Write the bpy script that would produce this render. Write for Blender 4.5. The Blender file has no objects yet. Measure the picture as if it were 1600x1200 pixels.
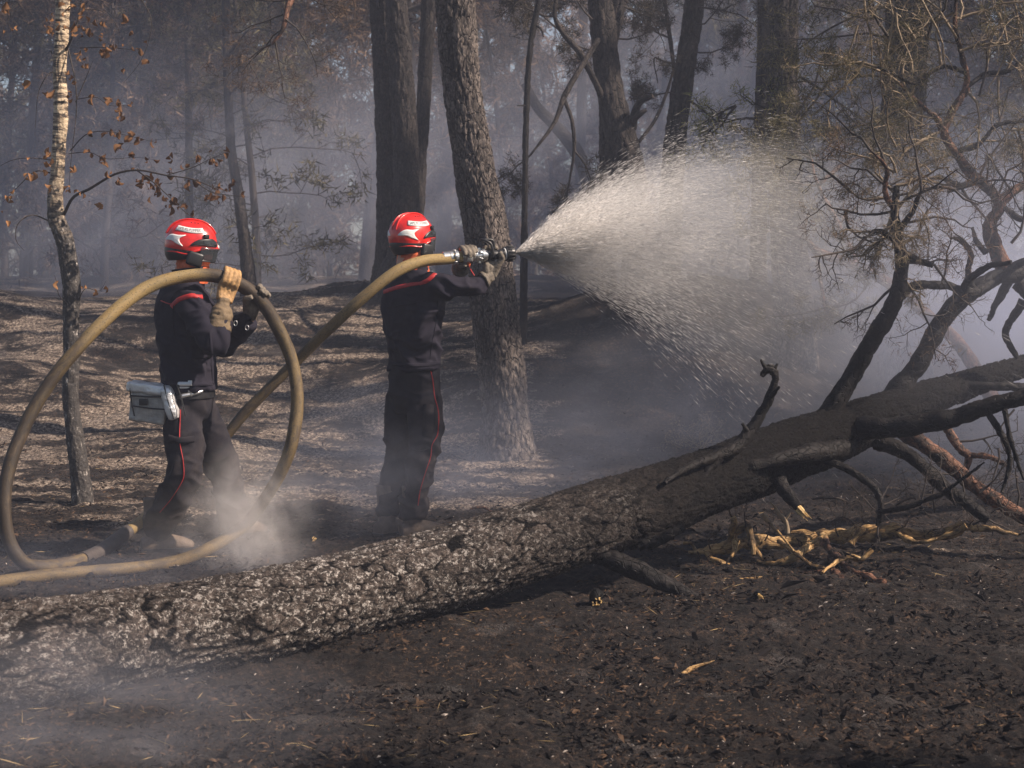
import bpy, math, random
import numpy as np
from mathutils import Vector, Matrix
from mathutils.bvhtree import BVHTree

random.seed(7)
rng = np.random.default_rng(11)
scene = bpy.context.scene
COL = scene.collection

# ------------------------------------------------------------------ camera
CAM_H, FPX, PITCH = 1.5, 2520.0, math.atan(170 / 2520.0)
cam_d = bpy.data.cameras.new("camera")
cam = bpy.data.objects.new("camera", cam_d)
COL.objects.link(cam)
cam.location = (0, 0, CAM_H)
cam.rotation_euler = (math.pi / 2 - PITCH, 0, 0)
cam_d.sensor_width = 36
cam_d.lens = 36 * FPX / 1600
cam_d.clip_start, cam_d.clip_end = 0.1, 500
cam_d.dof.use_dof = True
cam_d.dof.focus_distance = 8.7
cam_d.dof.aperture_fstop = 6.3
scene.camera = cam

# ------------------------------------------------------------------ light
SUN_AZ, SUN_EL = math.radians(13), math.radians(40)      # from the right, a little behind the camera
SUN = np.array([math.cos(SUN_EL) * math.cos(SUN_AZ), -math.cos(SUN_EL) * math.sin(SUN_AZ), math.sin(SUN_EL)])
world = bpy.data.worlds.new("World")
scene.world = world
world.use_nodes = True
wn = world.node_tree.nodes
wl = world.node_tree.links
wn.clear()
sky = wn.new("ShaderNodeTexSky")
sky.sky_type = 'NISHITA'
sky.sun_disc = False
sky.sun_elevation = SUN_EL
sky.sun_rotation = math.atan2(SUN[0], SUN[1])
bg = wn.new("ShaderNodeBackground")
bg.inputs[1].default_value = 0.05
wo = wn.new("ShaderNodeOutputWorld")
wl.new(sky.outputs[0], bg.inputs[0])
wl.new(bg.outputs[0], wo.inputs[0])
sl = bpy.data.lights.new("sun", 'SUN')
sl.energy = 5.0
sl.angle = math.radians(0.5)
sl.color = (1.0, 0.84, 0.71)
so = bpy.data.objects.new("sun", sl)
COL.objects.link(so)
so.rotation_euler = Vector(SUN).to_track_quat('Z', 'Y').to_euler()
so.location = (8, -3, 12)
scene.view_settings.view_transform = 'Standard'
scene.view_settings.look = 'None'
scene.view_settings.gamma = 1
scene.view_settings.use_curve_mapping = False
scene.view_settings.exposure = 0.92
scene.cycles.use_denoising = True
scene.cycles.volume_bounces = 6
scene.cycles.volume_max_steps = 192
scene.cycles.volume_step_rate = 1.0
scene.cycles.max_bounces = 8
scene.cycles.diffuse_bounces = 2
scene.cycles.glossy_bounces = 2
scene.cycles.transparent_max_bounces = 24
scene.cycles.sample_clamp_indirect = 4

# ------------------------------------------------------------------ helpers
CP, SP = math.cos(PITCH), math.sin(PITCH)


def ray(px, py):
    x, y = (px - 800) / FPX, (600 - py) / FPX
    return np.array([x, CP + y * SP, -SP + y * CP])


def P(px, py, Y):
    """world point at world depth Y seen where the photograph has (px, py)"""
    d = ray(px, py)
    return np.array([0, 0, CAM_H]) + d * (Y / d[1])


def PP(lst):
    """[(px,py,Y,r...)] -> array [x,y,z,r...]"""
    return np.array([list(P(*t[:3])) + list(t[3:]) for t in lst], float)


def hash3(ix, iy, iz, seed=0):
    h = (ix.astype(np.int64) * 374761393 + iy.astype(np.int64) * 668265263 + iz.astype(np.int64) * 2147483647 + seed * 1274126177) & 0xFFFFFFFF
    h = ((h ^ (h >> 13)) * 1274126177) & 0xFFFFFFFF
    h = ((h ^ (h >> 15)) * 2246822519) & 0xFFFFFFFF
    h = h ^ (h >> 16)
    return (h & 0xFFFFFF) / float(0x1000000)


def vnoise(p, seed=0):
    p = np.asarray(p, float)
    i = np.floor(p).astype(np.int64)
    f = p - i
    f = f * f * (3 - 2 * f)
    out = 0
    for dx in (0, 1):
        wx = f[:, 0] if dx else 1 - f[:, 0]
        for dy in (0, 1):
            wy = f[:, 1] if dy else 1 - f[:, 1]
            for dz in (0, 1):
                wz = f[:, 2] if dz else 1 - f[:, 2]
                out = out + wx * wy * wz * hash3(i[:, 0] + dx, i[:, 1] + dy, i[:, 2] + dz, seed)
    return out


def fbm(p, octs=4, seed=0, gain=0.5):
    p = np.asarray(p, float)
    a, s, t = 1.0, 0, 0
    for k in range(octs):
        s = s + a * (vnoise(p * (2 ** k) + 17.3 * k, seed + k) * 2 - 1)
        t += a
        a *= gain
    return s / t


def voro(p, seed=0):
    p = np.asarray(p, float)
    i = np.floor(p).astype(np.int64)
    f1 = np.full(len(p), 9.0)
    f2 = np.full(len(p), 9.0)
    cid = np.zeros(len(p))
    for dx in (-1, 0, 1):
        for dy in (-1, 0, 1):
            for dz in (-1, 0, 1):
                c = [i[:, 0] + dx, i[:, 1] + dy, i[:, 2] + dz]
                q = np.stack([c[k] + hash3(*c, seed=seed + k) for k in range(3)], 1)
                d = np.sqrt(((q - p) ** 2).sum(1))
                near = d < f1
                f2 = np.where(near, f1, np.minimum(f2, d))
                cid = np.where(near, hash3(*c, seed=seed + 9), cid)
                f1 = np.where(near, d, f1)
    return f1, f2, cid


def norm(v):
    v = np.asarray(v, float)
    return v / (np.linalg.norm(v, axis=-1, keepdims=True) + 1e-12)


def smooth(a, b, x):
    t = np.clip((np.asarray(x, float) - a) / (b - a), 0, 1)
    return t * t * (3 - 2 * t)


def resample(pts, step=None, n=None):
    """Catmull-Rom through all columns"""
    p = np.asarray(pts, float)
    seg = np.linalg.norm(np.diff(p[:, :3], axis=0), axis=1)
    s = np.concatenate([[0], np.cumsum(seg)])
    if n is None:
        n = max(3, int(s[-1] / step) + 1)
    t = np.linspace(0, s[-1], n)
    k = np.clip(np.searchsorted(s, t, side='right') - 1, 0, len(p) - 2)
    u = ((t - s[k]) / np.maximum(seg[k], 1e-9))[:, None]
    m = np.zeros_like(p)
    m[1:-1] = (p[2:] - p[:-2]) / (s[2:] - s[:-2])[:, None]
    m[0] = (p[1] - p[0]) / max(seg[0], 1e-9)
    m[-1] = (p[-1] - p[-2]) / max(seg[-1], 1e-9)
    h = seg[k][:, None]
    return ((2 * u**3 - 3 * u**2 + 1) * p[k] + (u**3 - 2 * u**2 + u) * h * m[k]
            + (-2 * u**3 + 3 * u**2) * p[k + 1] + (u**3 - u**2) * h * m[k + 1])


def frames(c, up=None):
    T = np.gradient(c, axis=0)
    T = norm(T)
    A = np.zeros_like(c)
    a = np.array([0, 0, 1.0]) if up is None else np.asarray(up, float)
    if abs(np.dot(a, T[0])) > 0.95:
        a = np.array([1.0, 0, 0]) if up is None else a + np.array([.3, .2, .1])
    for i in range(len(c)):
        if up is not None:
            a = np.asarray(up, float)
        a = a - T[i] * np.dot(a, T[i])
        a = a / (np.linalg.norm(a) + 1e-12)
        A[i] = a
    B = np.cross(T, A)
    return T, A, B


class MB:
    """collects polygons, builds ONE mesh object"""
    def __init__(self):
        self.v, self.f, self.m, self.tc, self.n = [], [], [], [], 0

    def add(self, V, F, mat=0, tc=None):
        V = np.asarray(V, float)
        F = np.asarray(F, np.int64)
        self.v.append(V)
        self.f.append(F + self.n)
        self.m.append(np.full(len(F), mat))
        self.tc.append(V if tc is None else tc)
        self.n += len(V)
        return self

    def tube(self, pts, r=None, n=8, up=None, cap=True, mat=0, disp=None, lobes=None):
        """pts Nx3 or Nx4/5 with radii; up gives a fixed frame (r0 along up, r1 across)"""
        p = np.asarray(pts, float)
        c = p[:, :3]
        if r is None:
            r0 = p[:, 3]
            r1 = p[:, 4] if p.shape[1] > 4 else r0
        else:
            r0 = r1 = np.ones(len(c)) * r
        T, A, B = frames(c, up)
        th = np.linspace(0, 2 * math.pi, n, endpoint=False)
        ct, st = np.cos(th)[None, :, None], np.sin(th)[None, :, None]
        s = np.concatenate([[0], np.cumsum(np.linalg.norm(np.diff(c, axis=0), axis=1))])
        tc = np.stack([np.broadcast_to(np.cos(th)[None, :] * r0[:, None], (len(c), n)),
                       np.broadcast_to(np.sin(th)[None, :] * r0[:, None], (len(c), n)),
                       np.broadcast_to(s[:, None], (len(c), n))], 2)
        R = A[:, None, :] * ct * r0[:, None, None] + B[:, None, :] * st * r1[:, None, None]
        if disp is not None:
            d = disp(tc.reshape(-1, 3), th, s).reshape(len(c), n, 1)
            R = R + norm(R) * d
        V = (c[:, None, :] + R).reshape(-1, 3)
        i = np.arange(len(c) - 1)[:, None] * n
        j = np.arange(n)[None, :]
        k = (j + 1) % n
        F = np.stack([i + j, i + k, i + n + k, i + n + j], 2).reshape(-1, 4)
        tcf = tc.reshape(-1, 3)
        self.add(V, F, mat, tcf)
        if cap:
            for e, o in ((0, 0), (len(c) - 1, (len(c) - 1) * n)):
                q = np.arange(n) + o
                cc = c[e]
                ring = V[q]
                V2 = np.vstack([ring, cc[None]])
                a = np.arange(n)
                b = (a + 1) % n
                tri = np.stack([a, np.full(n, n), b, b], 1) if e == 0 else np.stack([a, b, np.full(n, n), np.full(n, n)], 1)
                self.add(V2, tri, mat, np.vstack([tcf[q], tcf[q].mean(0)[None]]))
        return self

    def box(self, M, sx, sy, sz, mat=0, bevel=0.0):
        """box of full sizes under matrix M"""
        x, y, z = sx / 2, sy / 2, sz / 2
        b = min(bevel, x * .9, y * .9, z * .9)
        if b <= 0:
            V = [(i * x, j * y, k * z) for i in (-1, 1) for j in (-1, 1) for k in (-1, 1)]
            F = [(0, 1, 3, 2), (4, 6, 7, 5), (0, 4, 5, 1), (2, 3, 7, 6), (0, 2, 6, 4), (1, 5, 7, 3)]
        else:
            import bmesh
            bm = bmesh.new()
            bmesh.ops.create_cube(bm, size=1)
            for v in bm.verts:
                v.co = Vector((v.co.x * sx, v.co.y * sy, v.co.z * sz))
            bmesh.ops.bevel(bm, geom=list(bm.edges), offset=b, segments=2, profile=.6, affect='EDGES')
            bmesh.ops.triangulate(bm, faces=bm.faces[:])
            V = [tuple(v.co) for v in bm.verts]
            F = [tuple(v.index for v in f.verts) + (f.verts[-1].index,) for f in bm.faces]
            bm.free()
        V = np.array([list(M @ Vector(v)) for v in V])
        return self.add(V, np.array(F), mat)

    def arrays(self):
        return np.vstack(self.v), np.vstack(self.f)

    def mesh(self, name, mats, smooth_=True, tc=True, attrs=None):
        V = np.vstack(self.v)
        F = np.vstack(self.f)
        mi = np.concatenate(self.m)
        tri = F[:, 2] == F[:, 3]
        cnt = np.where(tri, 3, 4)
        mask = np.ones_like(F, bool)
        mask[tri, 3] = False
        loops = F[mask]
        me = bpy.data.meshes.new(name)
        me.vertices.add(len(V))
        me.vertices.foreach_set("co", V.ravel().astype(np.float32))
        me.loops.add(len(loops))
        me.loops.foreach_set("vertex_index", loops.astype(np.int32))
        me.polygons.add(len(F))
        st = np.concatenate([[0], np.cumsum(cnt)[:-1]]).astype(np.int32)
        me.polygons.foreach_set("loop_start", st)
        me.polygons.foreach_set("loop_total", cnt.astype(np.int32))
        me.polygons.foreach_set("material_index", mi.astype(np.int32))
        me.polygons.foreach_set("use_smooth", np.full(len(F), smooth_))
        if tc:
            a = me.attributes.new("tc", 'FLOAT_VECTOR', 'POINT')
            a.data.foreach_set("vector", np.vstack(self.tc).ravel().astype(np.float32))
        for k, val in (attrs or {}).items():
            a = me.attributes.new(k, 'FLOAT', 'POINT')
            a.data.foreach_set("value", np.asarray(val, np.float32))
        me.update(calc_edges=True)
        me.validate()
        for m in (mats if isinstance(mats, (list, tuple)) else [mats]):
            me.materials.append(m)
        return me

    def build(self, name, mats, parent=None, smooth_=True, tc=True, attrs=None):
        return link(name, self.mesh(name, mats, smooth_, tc, attrs), parent)


def link(name, me, parent=None):
    o = bpy.data.objects.new(name, me)
    COL.objects.link(o)
    if parent is not None:
        o.parent = parent
        if parent.type == 'EMPTY':          # shapes are built in world space under an Empty at the base
            o.matrix_parent_inverse = Matrix.Translation(parent.location).inverted()
    return o


def tag(o, label=None, cat=None, group=None, kind=None):
    if label: o['label'] = label
    if cat: o['category'] = cat
    if group: o['group'] = group
    if kind: o['kind'] = kind
    return o


def thing(name, label, cat, loc=(0, 0, 0), group=None):
    o = bpy.data.objects.new(name, None)
    COL.objects.link(o)
    o.location = tuple(float(a) for a in loc)
    o.empty_display_size = .2
    return tag(o, label, cat, group)


# ------------------------------------------------------------------ materials
class NT:
    def __init__(self, name):
        self.mat = bpy.data.materials.new(name)
        self.mat.use_nodes = True
        self.nt = self.mat.node_tree
        self.nt.nodes.clear()
        self.out = self.nt.nodes.new("ShaderNodeOutputMaterial")

    def n(self, t, **kw):
        nd = self.nt.nodes.new(t)
        for k, v in kw.items():
            if k.startswith("i_"):
                nd.inputs[k[2:].replace("_", " ")].default_value = v
            else:
                setattr(nd, k, v)
        return nd

    def l(self, a, b):
        self.nt.links.new(a, b)

    def bsdf(self, **kw):
        b = self.n("ShaderNodeBsdfPrincipled")
        for k, v in kw.items():
            b.inputs[k.replace("_", " ")].default_value = v
        self.l(b.outputs[0], self.out.inputs[0])
        self.b = b
        return b

    def coord(self, kind="obj", scale=(1, 1, 1)):
        if kind == "tc":
            a = self.n("ShaderNodeAttribute", attribute_name="tc")
            o = a.outputs["Vector"]
        elif kind == "pos":
            o = self.n("ShaderNodeNewGeometry").outputs["Position"]
        else:
            o = self.n("ShaderNodeTexCoord").outputs["Object"]
        m = self.n("ShaderNodeMapping")
        m.inputs["Scale"].default_value = scale
        self.l(o, m.inputs[0])
        return m.outputs[0]

    def noise(self, co, scale, detail=4, rough=.6, dist=0.0):
        x = self.n("ShaderNodeTexNoise")
        x.inputs["Scale"].default_value = scale
        x.inputs["Detail"].default_value = detail
        x.inputs["Roughness"].default_value = rough
        x.inputs["Distortion"].default_value = dist
        self.l(co, x.inputs["Vector"])
        return x.outputs["Fac"]

    def voronoi(self, co, scale, feature='F1', out="Distance"):
        x = self.n("ShaderNodeTexVoronoi", feature=feature)
        x.inputs["Scale"].default_value = scale
        self.l(co, x.inputs["Vector"])
        return x.outputs[out]

    def ramp(self, fac, stops):
        r = self.n("ShaderNodeValToRGB")
        e = r.color_ramp.elements
        while len(e) < len(stops):
            e.new(0.5)
        for k, (p, c) in enumerate(stops):
            e[k].position = p
            e[k].color = (c, c, c, 1) if isinstance(c, (int, float)) else (*c, 1)
        self.l(fac, r.inputs[0])
        return r.outputs[0]

    def mix(self, fac, a, b, mode='MIX'):
        m = self.n("ShaderNodeMix", data_type='RGBA', blend_type=mode)
        for s, v in ((m.inputs[0], fac), (m.inputs[6], a), (m.inputs[7], b)):
            if isinstance(v, (int, float)):
                s.default_value = v
            elif isinstance(v, tuple):
                s.default_value = (*v, 1)
            else:
                self.l(v, s)
        return m.outputs[2]

    def math(self, op, a, b=0.0, clamp=False):
        m = self.n("ShaderNodeMath", operation=op, use_clamp=clamp)
        for s, v in ((m.inputs[0], a), (m.inputs[1], b)):
            if isinstance(v, (int, float)):
                s.default_value = v
            else:
                self.l(v, s)
        return m.outputs[0]

    def attr(self, name):
        return self.n("ShaderNodeAttribute", attribute_name=name).outputs["Fac"]

    def bump(self, h, dist=.01, strength=1.0, prev=None):
        b = self.n("ShaderNodeBump")
        b.inputs["Distance"].default_value = dist
        b.inputs["Strength"].default_value = strength
        self.l(h, b.inputs["Height"])
        if prev is not None:
            self.l(prev, b.inputs["Normal"])
        self.l(b.outputs[0], self.b.inputs["Normal"])
        return b.outputs[0]

    def col(self, c):
        self.l(c, self.b.inputs["Base Color"])


def simple(name, c, rough=.7, metal=0.0, var=.25, scale=14, bump=0.0, bscale=60, kind="pos", **kw):
    t = NT(name)
    t.bsdf(Roughness=rough, Metallic=metal, **kw)
    co = t.coord(kind)
    f = t.noise(co, scale, 5, .65)
    d = tuple(x * (1 - var) for x in c)
    e = tuple(min(1, x * (1 + var)) for x in c)
    t.col(t.ramp(f, [(.3, d), (.7, e)]))
    if bump:
        t.bump(t.noise(co, bscale, 4, .6), bump, 1)
    return t.mat


M = {}


def mk_ground():
    t = NT("burnt_ground")
    t.bsdf(Roughness=.92, Specular_IOR_Level=.25)
    co = t.coord("pos")
    big = t.noise(co, .9, 5, .6, .4)
    mid = t.noise(co, 7, 6, .7, .3)
    fine = t.noise(t.coord("pos", (1, .75, 1)), 38, 6, .78)
    speck = t.noise(co, 150, 3, .7)
    a = t.attr("tan")
    a = t.math('ADD', a, t.math('MULTIPLY', t.math('SUBTRACT', t.noise(t.coord('pos', (.55, 1.5, 1)), 2.0, 5, .65, .6), .5), 1.9))
    base = t.ramp(fine, [(.38, (.006, .005, .0048)), (.5, (.019, .0145, .0125)), (.60, (.070, .045, .031)), (.74, (.21, .14, .09))])
    blk = t.ramp(t.noise(t.coord('pos', (.8, 1.3, 1)), 3.1, 6, .7, .6), [(.42, 1.0), (.60, .0)])
    base = t.mix(t.math('MULTIPLY', blk, .85), base, t.ramp(fine, [(.4, (.004, .0035, .0032)), (.62, (.017, .013, .011)), (.78, (.06, .045, .035))]))
    tan = t.ramp(fine, [(.36, (.013, .010, .009)), (.46, (.07, .052, .042)), (.55, (.30, .235, .18)), (.67, (.66, .56, .46))])
    m1 = t.math('ADD', t.math('MULTIPLY', big, .9), t.math('MULTIPLY', mid, .75))
    m2 = t.math('ADD', m1, a)
    fac = t.ramp(m2, [(.0, 0.0), (.93, .02), (1.0, .55), (1.0, 1.0)])
    fac = t.math('MULTIPLY', t.math('SUBTRACT', m2, 1.06), 5.5, True)
    c = t.mix(fac, base, tan)
    ash = t.ramp(t.noise(co, 2.3, 5, .65, .5), [(.56, 0.0), (.68, 1.0)])
    c = t.mix(t.math('MULTIPLY', ash, t.ramp(speck, [(.45, 0.0), (.6, .55)])), c, (.20, .18, .17))
    t.col(c)
    h = t.math('ADD', t.math('MULTIPLY', fine, .6), t.math('MULTIPLY', speck, .28))
    h = t.math('ADD', h, t.math('MULTIPLY', mid, 1.0))
    t.bump(h, .055, 1.0)
    return t.mat


def mk_bark(name, dark, mid, lite, zs=.35, ash=0.0, plate=14.0, bump=.02, gloss=.75, char=0.0, spec=.16):
    t = NT(name)
    t.bsdf(Roughness=gloss, Specular_IOR_Level=spec)
    co = t.coord("tc", (1, 1, zs))
    wob = t.noise(co, 9, 3, .6)
    w = t.n("ShaderNodeVectorMath", operation='ADD')
    t.l(co, w.inputs[0])
    sc = t.n("ShaderNodeVectorMath", operation='SCALE')
    cx = t.n("ShaderNodeTexNoise")
    cx.inputs["Scale"].default_value = 16
    t.l(co, cx.inputs["Vector"])
    t.l(cx.outputs["Color"], sc.inputs[0])
    sc.inputs[3].default_value = .05
    t.l(sc.outputs[0], w.inputs[1])
    edge = t.voronoi(w.outputs[0], plate, 'DISTANCE_TO_EDGE')
    cell = t.voronoi(w.outputs[0], plate, 'F1', "Color")
    crack = t.ramp(edge, [(.0, .55 if ash else 0.0), (.06, 1.0)])
    fine = t.noise(co, 70, 6, .7)
    h = t.attr("h")
    tone = t.math('ADD', t.math('MULTIPLY', fine, .75), t.math('MULTIPLY', wob, .35))
    c = t.ramp(tone, [(.34, dark), (.52, mid), (.72, lite)])
    c = t.mix(crack, dark, c)
    c = t.mix(t.ramp(h, [(.25, 1.0), (.55, 0.0)]), c, tuple(x * .35 for x in dark))
    if ash:
        f1 = t.noise(t.coord("tc", (1, 1, .8)), 55, 6, .8, .6)
        f2 = t.noise(t.coord("tc"), 3.0, 4, .6)
        am = t.ramp(f1, [(.53, 0.0), (.59, 1.0)])
        ar = t.ramp(t.math('ADD', f2, t.attr("ash")), [(.45, 0.0), (.75, 1.0)])
        hi = t.ramp(h, [(.35, 0.0), (.7, 1.0)])
        k = t.math('MULTIPLY', t.math('MULTIPLY', am, ar), t.math('MULTIPLY', hi, ash))
        c = t.mix(k, c, (.62, .57, .52))  # ash, and raised flake edges painted pale as if catching light
    if ash:
        c = t.mix(t.math('MULTIPLY', t.attr('soot'), t.ramp(t.noise(t.coord('tc'), 9, 5, .7), [(.34, .93), (.60, .995)])), c, (.0062, .0054, .0050))
        gl = t.ramp(t.noise(t.coord('tc', (1, 1, .7)), 95, 4, .75), [(.66, 0.0), (.70, .5)])  # pale specks painted on as glints of the wet char
        c = t.mix(t.math('MULTIPLY', gl, t.ramp(h, [(.3, 0.0), (.7, 1.0)])), c, (.30, .27, .245))
    if char:
        cm = t.ramp(t.noise(t.coord('pos'), 7, 5, .65, .5), [(.40, 1.0), (.56, 0.0)])
        c = t.mix(t.math('MULTIPLY', cm, char), c, (.014, .011, .010))
    t.col(c)
    hh = t.math('ADD', t.math('MULTIPLY', crack, .35 if ash else .7), t.math('MULTIPLY', fine, 1.5 if ash else .6))
    t.bump(hh, bump, 1.0)
    return t.mat


def mk_birch():
    t = NT("birch_bark")
    t.bsdf(Roughness=.6)
    co = t.coord("tc", (1, 1, 1))
    z = t.n("ShaderNodeSeparateXYZ")
    t.l(t.n("ShaderNodeNewGeometry").outputs["Position"], z.inputs[0])
    low = t.ramp(t.math('ADD', t.math('MULTIPLY', z.outputs[2], .3), t.math('MULTIPLY', t.noise(co, 12, 4), .3)), [(.66, 0.0), (.84, 1.0)])
    band = t.noise(t.coord("tc", (1, 1, 6)), 9, 5, .7)
    white = t.ramp(band, [(.42, (.035, .025, .018)), (.49, (.30, .22, .14)), (.6, (.62, .50, .34))])
    char = t.ramp(t.noise(t.coord("tc", (1, 1, .5)), 38, 6, .75), [(.42, (.02, .017, .015)), (.58, (.05, .042, .036)), (.66, (.45, .41, .37)), (.74, (.68, .63, .57))])
    t.col(t.mix(low, char, white))
    t.bump(t.noise(co, 50, 5, .7), .012, 1)
    return t.mat


def mk_needles(name, a, b, c, trans=.25):
    t = NT(name)
    t.bsdf(Roughness=.75, Specular_IOR_Level=.2)
    g = t.n("ShaderNodeNewGeometry")
    rnd = g.outputs["Random Per Island"]
    big = t.noise(t.coord("pos"), .55, 3, .6)
    f = t.math('ADD', t.math('MULTIPLY', rnd, .45), t.math('MULTIPLY', big, .85))
    colr = t.ramp(f, [(.4, a), (.62, b), (.82, c)])
    t.col(colr)
    tr = t.n("ShaderNodeBsdfTranslucent")
    t.l(colr, tr.inputs[0])
    mx = t.n("ShaderNodeMixShader")
    mx.inputs[0].default_value = trans
    t.l(t.b.outputs[0], mx.inputs[1])
    t.l(tr.outputs[0], mx.inputs[2])
    t.l(mx.outputs[0], t.out.inputs[0])
    return t.mat


def mk_hose():
    t = NT("hose_canvas")
    t.bsdf(Roughness=.62, Specular_IOR_Level=.4)
    co = t.coord("tc")
    s = t.n("ShaderNodeSeparateXYZ")
    t.l(co, s.inputs[0])
    d = t.attr("dirt")
    f = t.noise(t.coord("tc", (1, 1, .35)), 22, 6, .7, .5)
    fine = t.noise(co, 130, 4, .7)
    c1 = t.ramp(f, [(.3, (.20, .13, .05)), (.5, (.42, .29, .11)), (.72, (.60, .46, .20))])
    c2 = t.ramp(f, [(.32, (.013, .010, .008)), (.55, (.048, .033, .020)), (.75, (.13, .09, .05))])
    k = t.math('ADD', d, t.math('MULTIPLY', t.math('SUBTRACT', f, .5), 2.2), True)
    c = t.mix(k, c1, c2)
    c = t.mix(t.ramp(fine, [(.53, 0.0), (.66, .85)]), c, (.03, .025, .02))
    t.col(c)
    wv = t.n("ShaderNodeTexWave", wave_type='BANDS', bands_direction='Z')
    wv.inputs["Scale"].default_value = 90
    t.l(co, wv.inputs["Vector"])
    t.bump(t.math('ADD', t.math('MULTIPLY', wv.outputs["Fac"], .25), fine), .003, .8)
    return t.mat


def mk_cloth(name, c, dust):
    t = NT(name)
    t.bsdf(Roughness=.9, Specular_IOR_Level=.15, Coat_Weight=0.0)
    co = t.coord("pos")
    f = t.noise(co, 9, 6, .7, .3)
    z = t.n("ShaderNodeSeparateXYZ")
    t.l(co, z.inputs[0])
    low = t.math('SUBTRACT', .70, t.math('MULTIPLY', z.outputs[2], .75), True)
    k = t.math('MULTIPLY', t.math('ADD', low, .22), t.ramp(f, [(.4, 0.15), (.68, 1.0)]), True)
    t.col(t.mix(k, c, dust))
    t.bump(t.noise(co, 420, 2, .5), .0012, .7)
    return t.mat


def mk_water():
    t = NT("spray_water")
    b = t.bsdf(Roughness=.4, Specular_IOR_Level=.6)
    b.inputs["Base Color"].default_value = (.97, .96, .95, 1)
    tr = t.n("ShaderNodeBsdfTranslucent")
    tr.inputs[0].default_value = (.96, .92, .88, 1)
    tp = t.n("ShaderNodeBsdfTransparent")
    mx = t.n("ShaderNodeMixShader")
    mx.inputs[0].default_value = .45
    t.l(b.outputs[0], mx.inputs[1])
    t.l(tr.outputs[0], mx.inputs[2])
    m2 = t.n("ShaderNodeMixShader")
    m2.inputs[0].default_value = .42
    t.l(mx.outputs[0], m2.inputs[1])
    t.l(tp.outputs[0], m2.inputs[2])
    t.l(m2.outputs[0], t.out.inputs[0])
    return t.mat


M['ground'] = mk_ground()
M['log'] = mk_bark("charred_log_bark", (.008, .007, .0065), (.042, .034, .029), (.17, .135, .115), .8, ash=.8, plate=21, bump=.018, gloss=.5, spec=.10)
M['limb'] = mk_bark("charred_limb_bark", (.005, .0045, .004), (.011, .0095, .009), (.028, .023, .021), .8, plate=30, bump=.008, gloss=.62)
M['pine'] = mk_bark("pine_bark", (.012, .010, .009), (.055, .045, .040), (.235, .195, .168), .4, plate=20, bump=.018, gloss=.65)
M['pine_black'] = mk_bark("blackened_pine_bark", (.007, .006, .006), (.018, .015, .014), (.085, .068, .058), .4, plate=22, bump=.015, gloss=.7)
M['pine_dark'] = mk_bark("scorched_pine_bark", (.010, .009, .0085), (.030, .025, .023), (.10, .083, .072), .4, plate=20, bump=.015, gloss=.8)
M['redlimb'] = mk_bark("reddish_pine_limb", (.03, .016, .011), (.13, .062, .038), (.34, .18, .12), .6, plate=34, bump=.008, gloss=.6, char=.95)
M['birch'] = mk_birch()
M['twig'] = simple("dark_twig", (.035, .026, .021), .85, var=.5, scale=20)
M['twig_pale'] = simple("pale_dead_twig", (.20, .15, .095), .8, var=.45, scale=25)
M['deadwood'] = mk_bark("pale_barkless_wood", (.16, .085, .035), (.44, .27, .11), (.66, .46, .24), .25, plate=45, bump=.010, gloss=.6, char=.85)
M['wood_cut'] = simple("fresh_split_wood", (.62, .42, .17), .6, var=.35, scale=50, bump=.004, bscale=90)
M['leaf'] = mk_needles("scorched_leaf", (.03, .015, .009), (.10, .047, .020), (.30, .15, .06), .25)
M['needle_brown'] = mk_needles("scorched_needles", (.026, .017, .012), (.105, .066, .042), (.25, .165, .105))
M['needle_olive'] = mk_needles("dulled_needles", (.020, .021, .012), (.065, .060, .030), (.19, .16, .08))
M['needle_dark'] = mk_needles("dark_needles", (.012, .012, .010), (.030, .026, .018), (.09, .07, .045))
M['hose'] = mk_hose()
M['rubber'] = simple("hose_sleeve_rubber", (.05, .04, .035), .7, var=.4, scale=30)
M['jacket'] = mk_cloth("navy_jacket_cloth", (.013, .012, .021), (.052, .044, .046))
M['trouser'] = mk_cloth("navy_trouser_cloth", (.013, .013, .019), (.070, .056, .050))
M['red'] = simple("red_stripe_cloth", (.40, .018, .018), .6, var=.2, scale=60)
M['orange'] = simple("orange_hood_cloth", (.62, .12, .035), .75, var=.35, scale=30, bump=.003)
M['helmet'] = simple("red_helmet_shell", (.60, .018, .013), .32, var=.28, scale=26, Coat_Weight=.6, Coat_Roughness=.12)
M['black'] = simple("black_plastic", (.012, .012, .013), .42, var=.3, scale=40)
M['white'] = simple("white_reflective_label", (.72, .72, .70), .4, var=.08, scale=40)
M['ink'] = simple("dark_ink", (.04, .04, .045), .5, var=.1)
M['glass'] = simple("smoked_visor", (.04, .045, .05), .12, var=.1, Alpha=.62)
M['steel'] = simple("brushed_steel", (.62, .62, .61), .3, metal=.9, var=.15, scale=60)
M['foil'] = simple("silver_foil_cloth", (.72, .72, .72), .36, metal=.45, var=.2, scale=12, bump=.012, bscale=22)
M['foil_dirty'] = simple("sooty_silver_cloth", (.36, .34, .32), .5, metal=.3, var=.45, scale=10, bump=.01, bscale=22)
M['glove'] = simple("tan_glove_leather", (.36, .21, .085), .7, var=.5, scale=28, bump=.005, bscale=60)
M['cuff'] = simple("olive_glove_cuff", (.15, .105, .058), .8, var=.5, scale=16, bump=.005, bscale=50)
M['glove_grey'] = simple("sooty_glove_leather", (.15, .125, .095), .75, var=.5, scale=28, bump=.005, bscale=60)
M['boot'] = simple("dusty_boot_leather", (.13, .095, .07), .75, var=.4, scale=14, bump=.004)
M['skin'] = simple("skin", (.50, .28, .19), .55, var=.08, Subsurface_Weight=.1)
M['eye'] = simple("eye_white", (.6, .6, .58), .25, var=.02)
M['water'] = mk_water()
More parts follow.
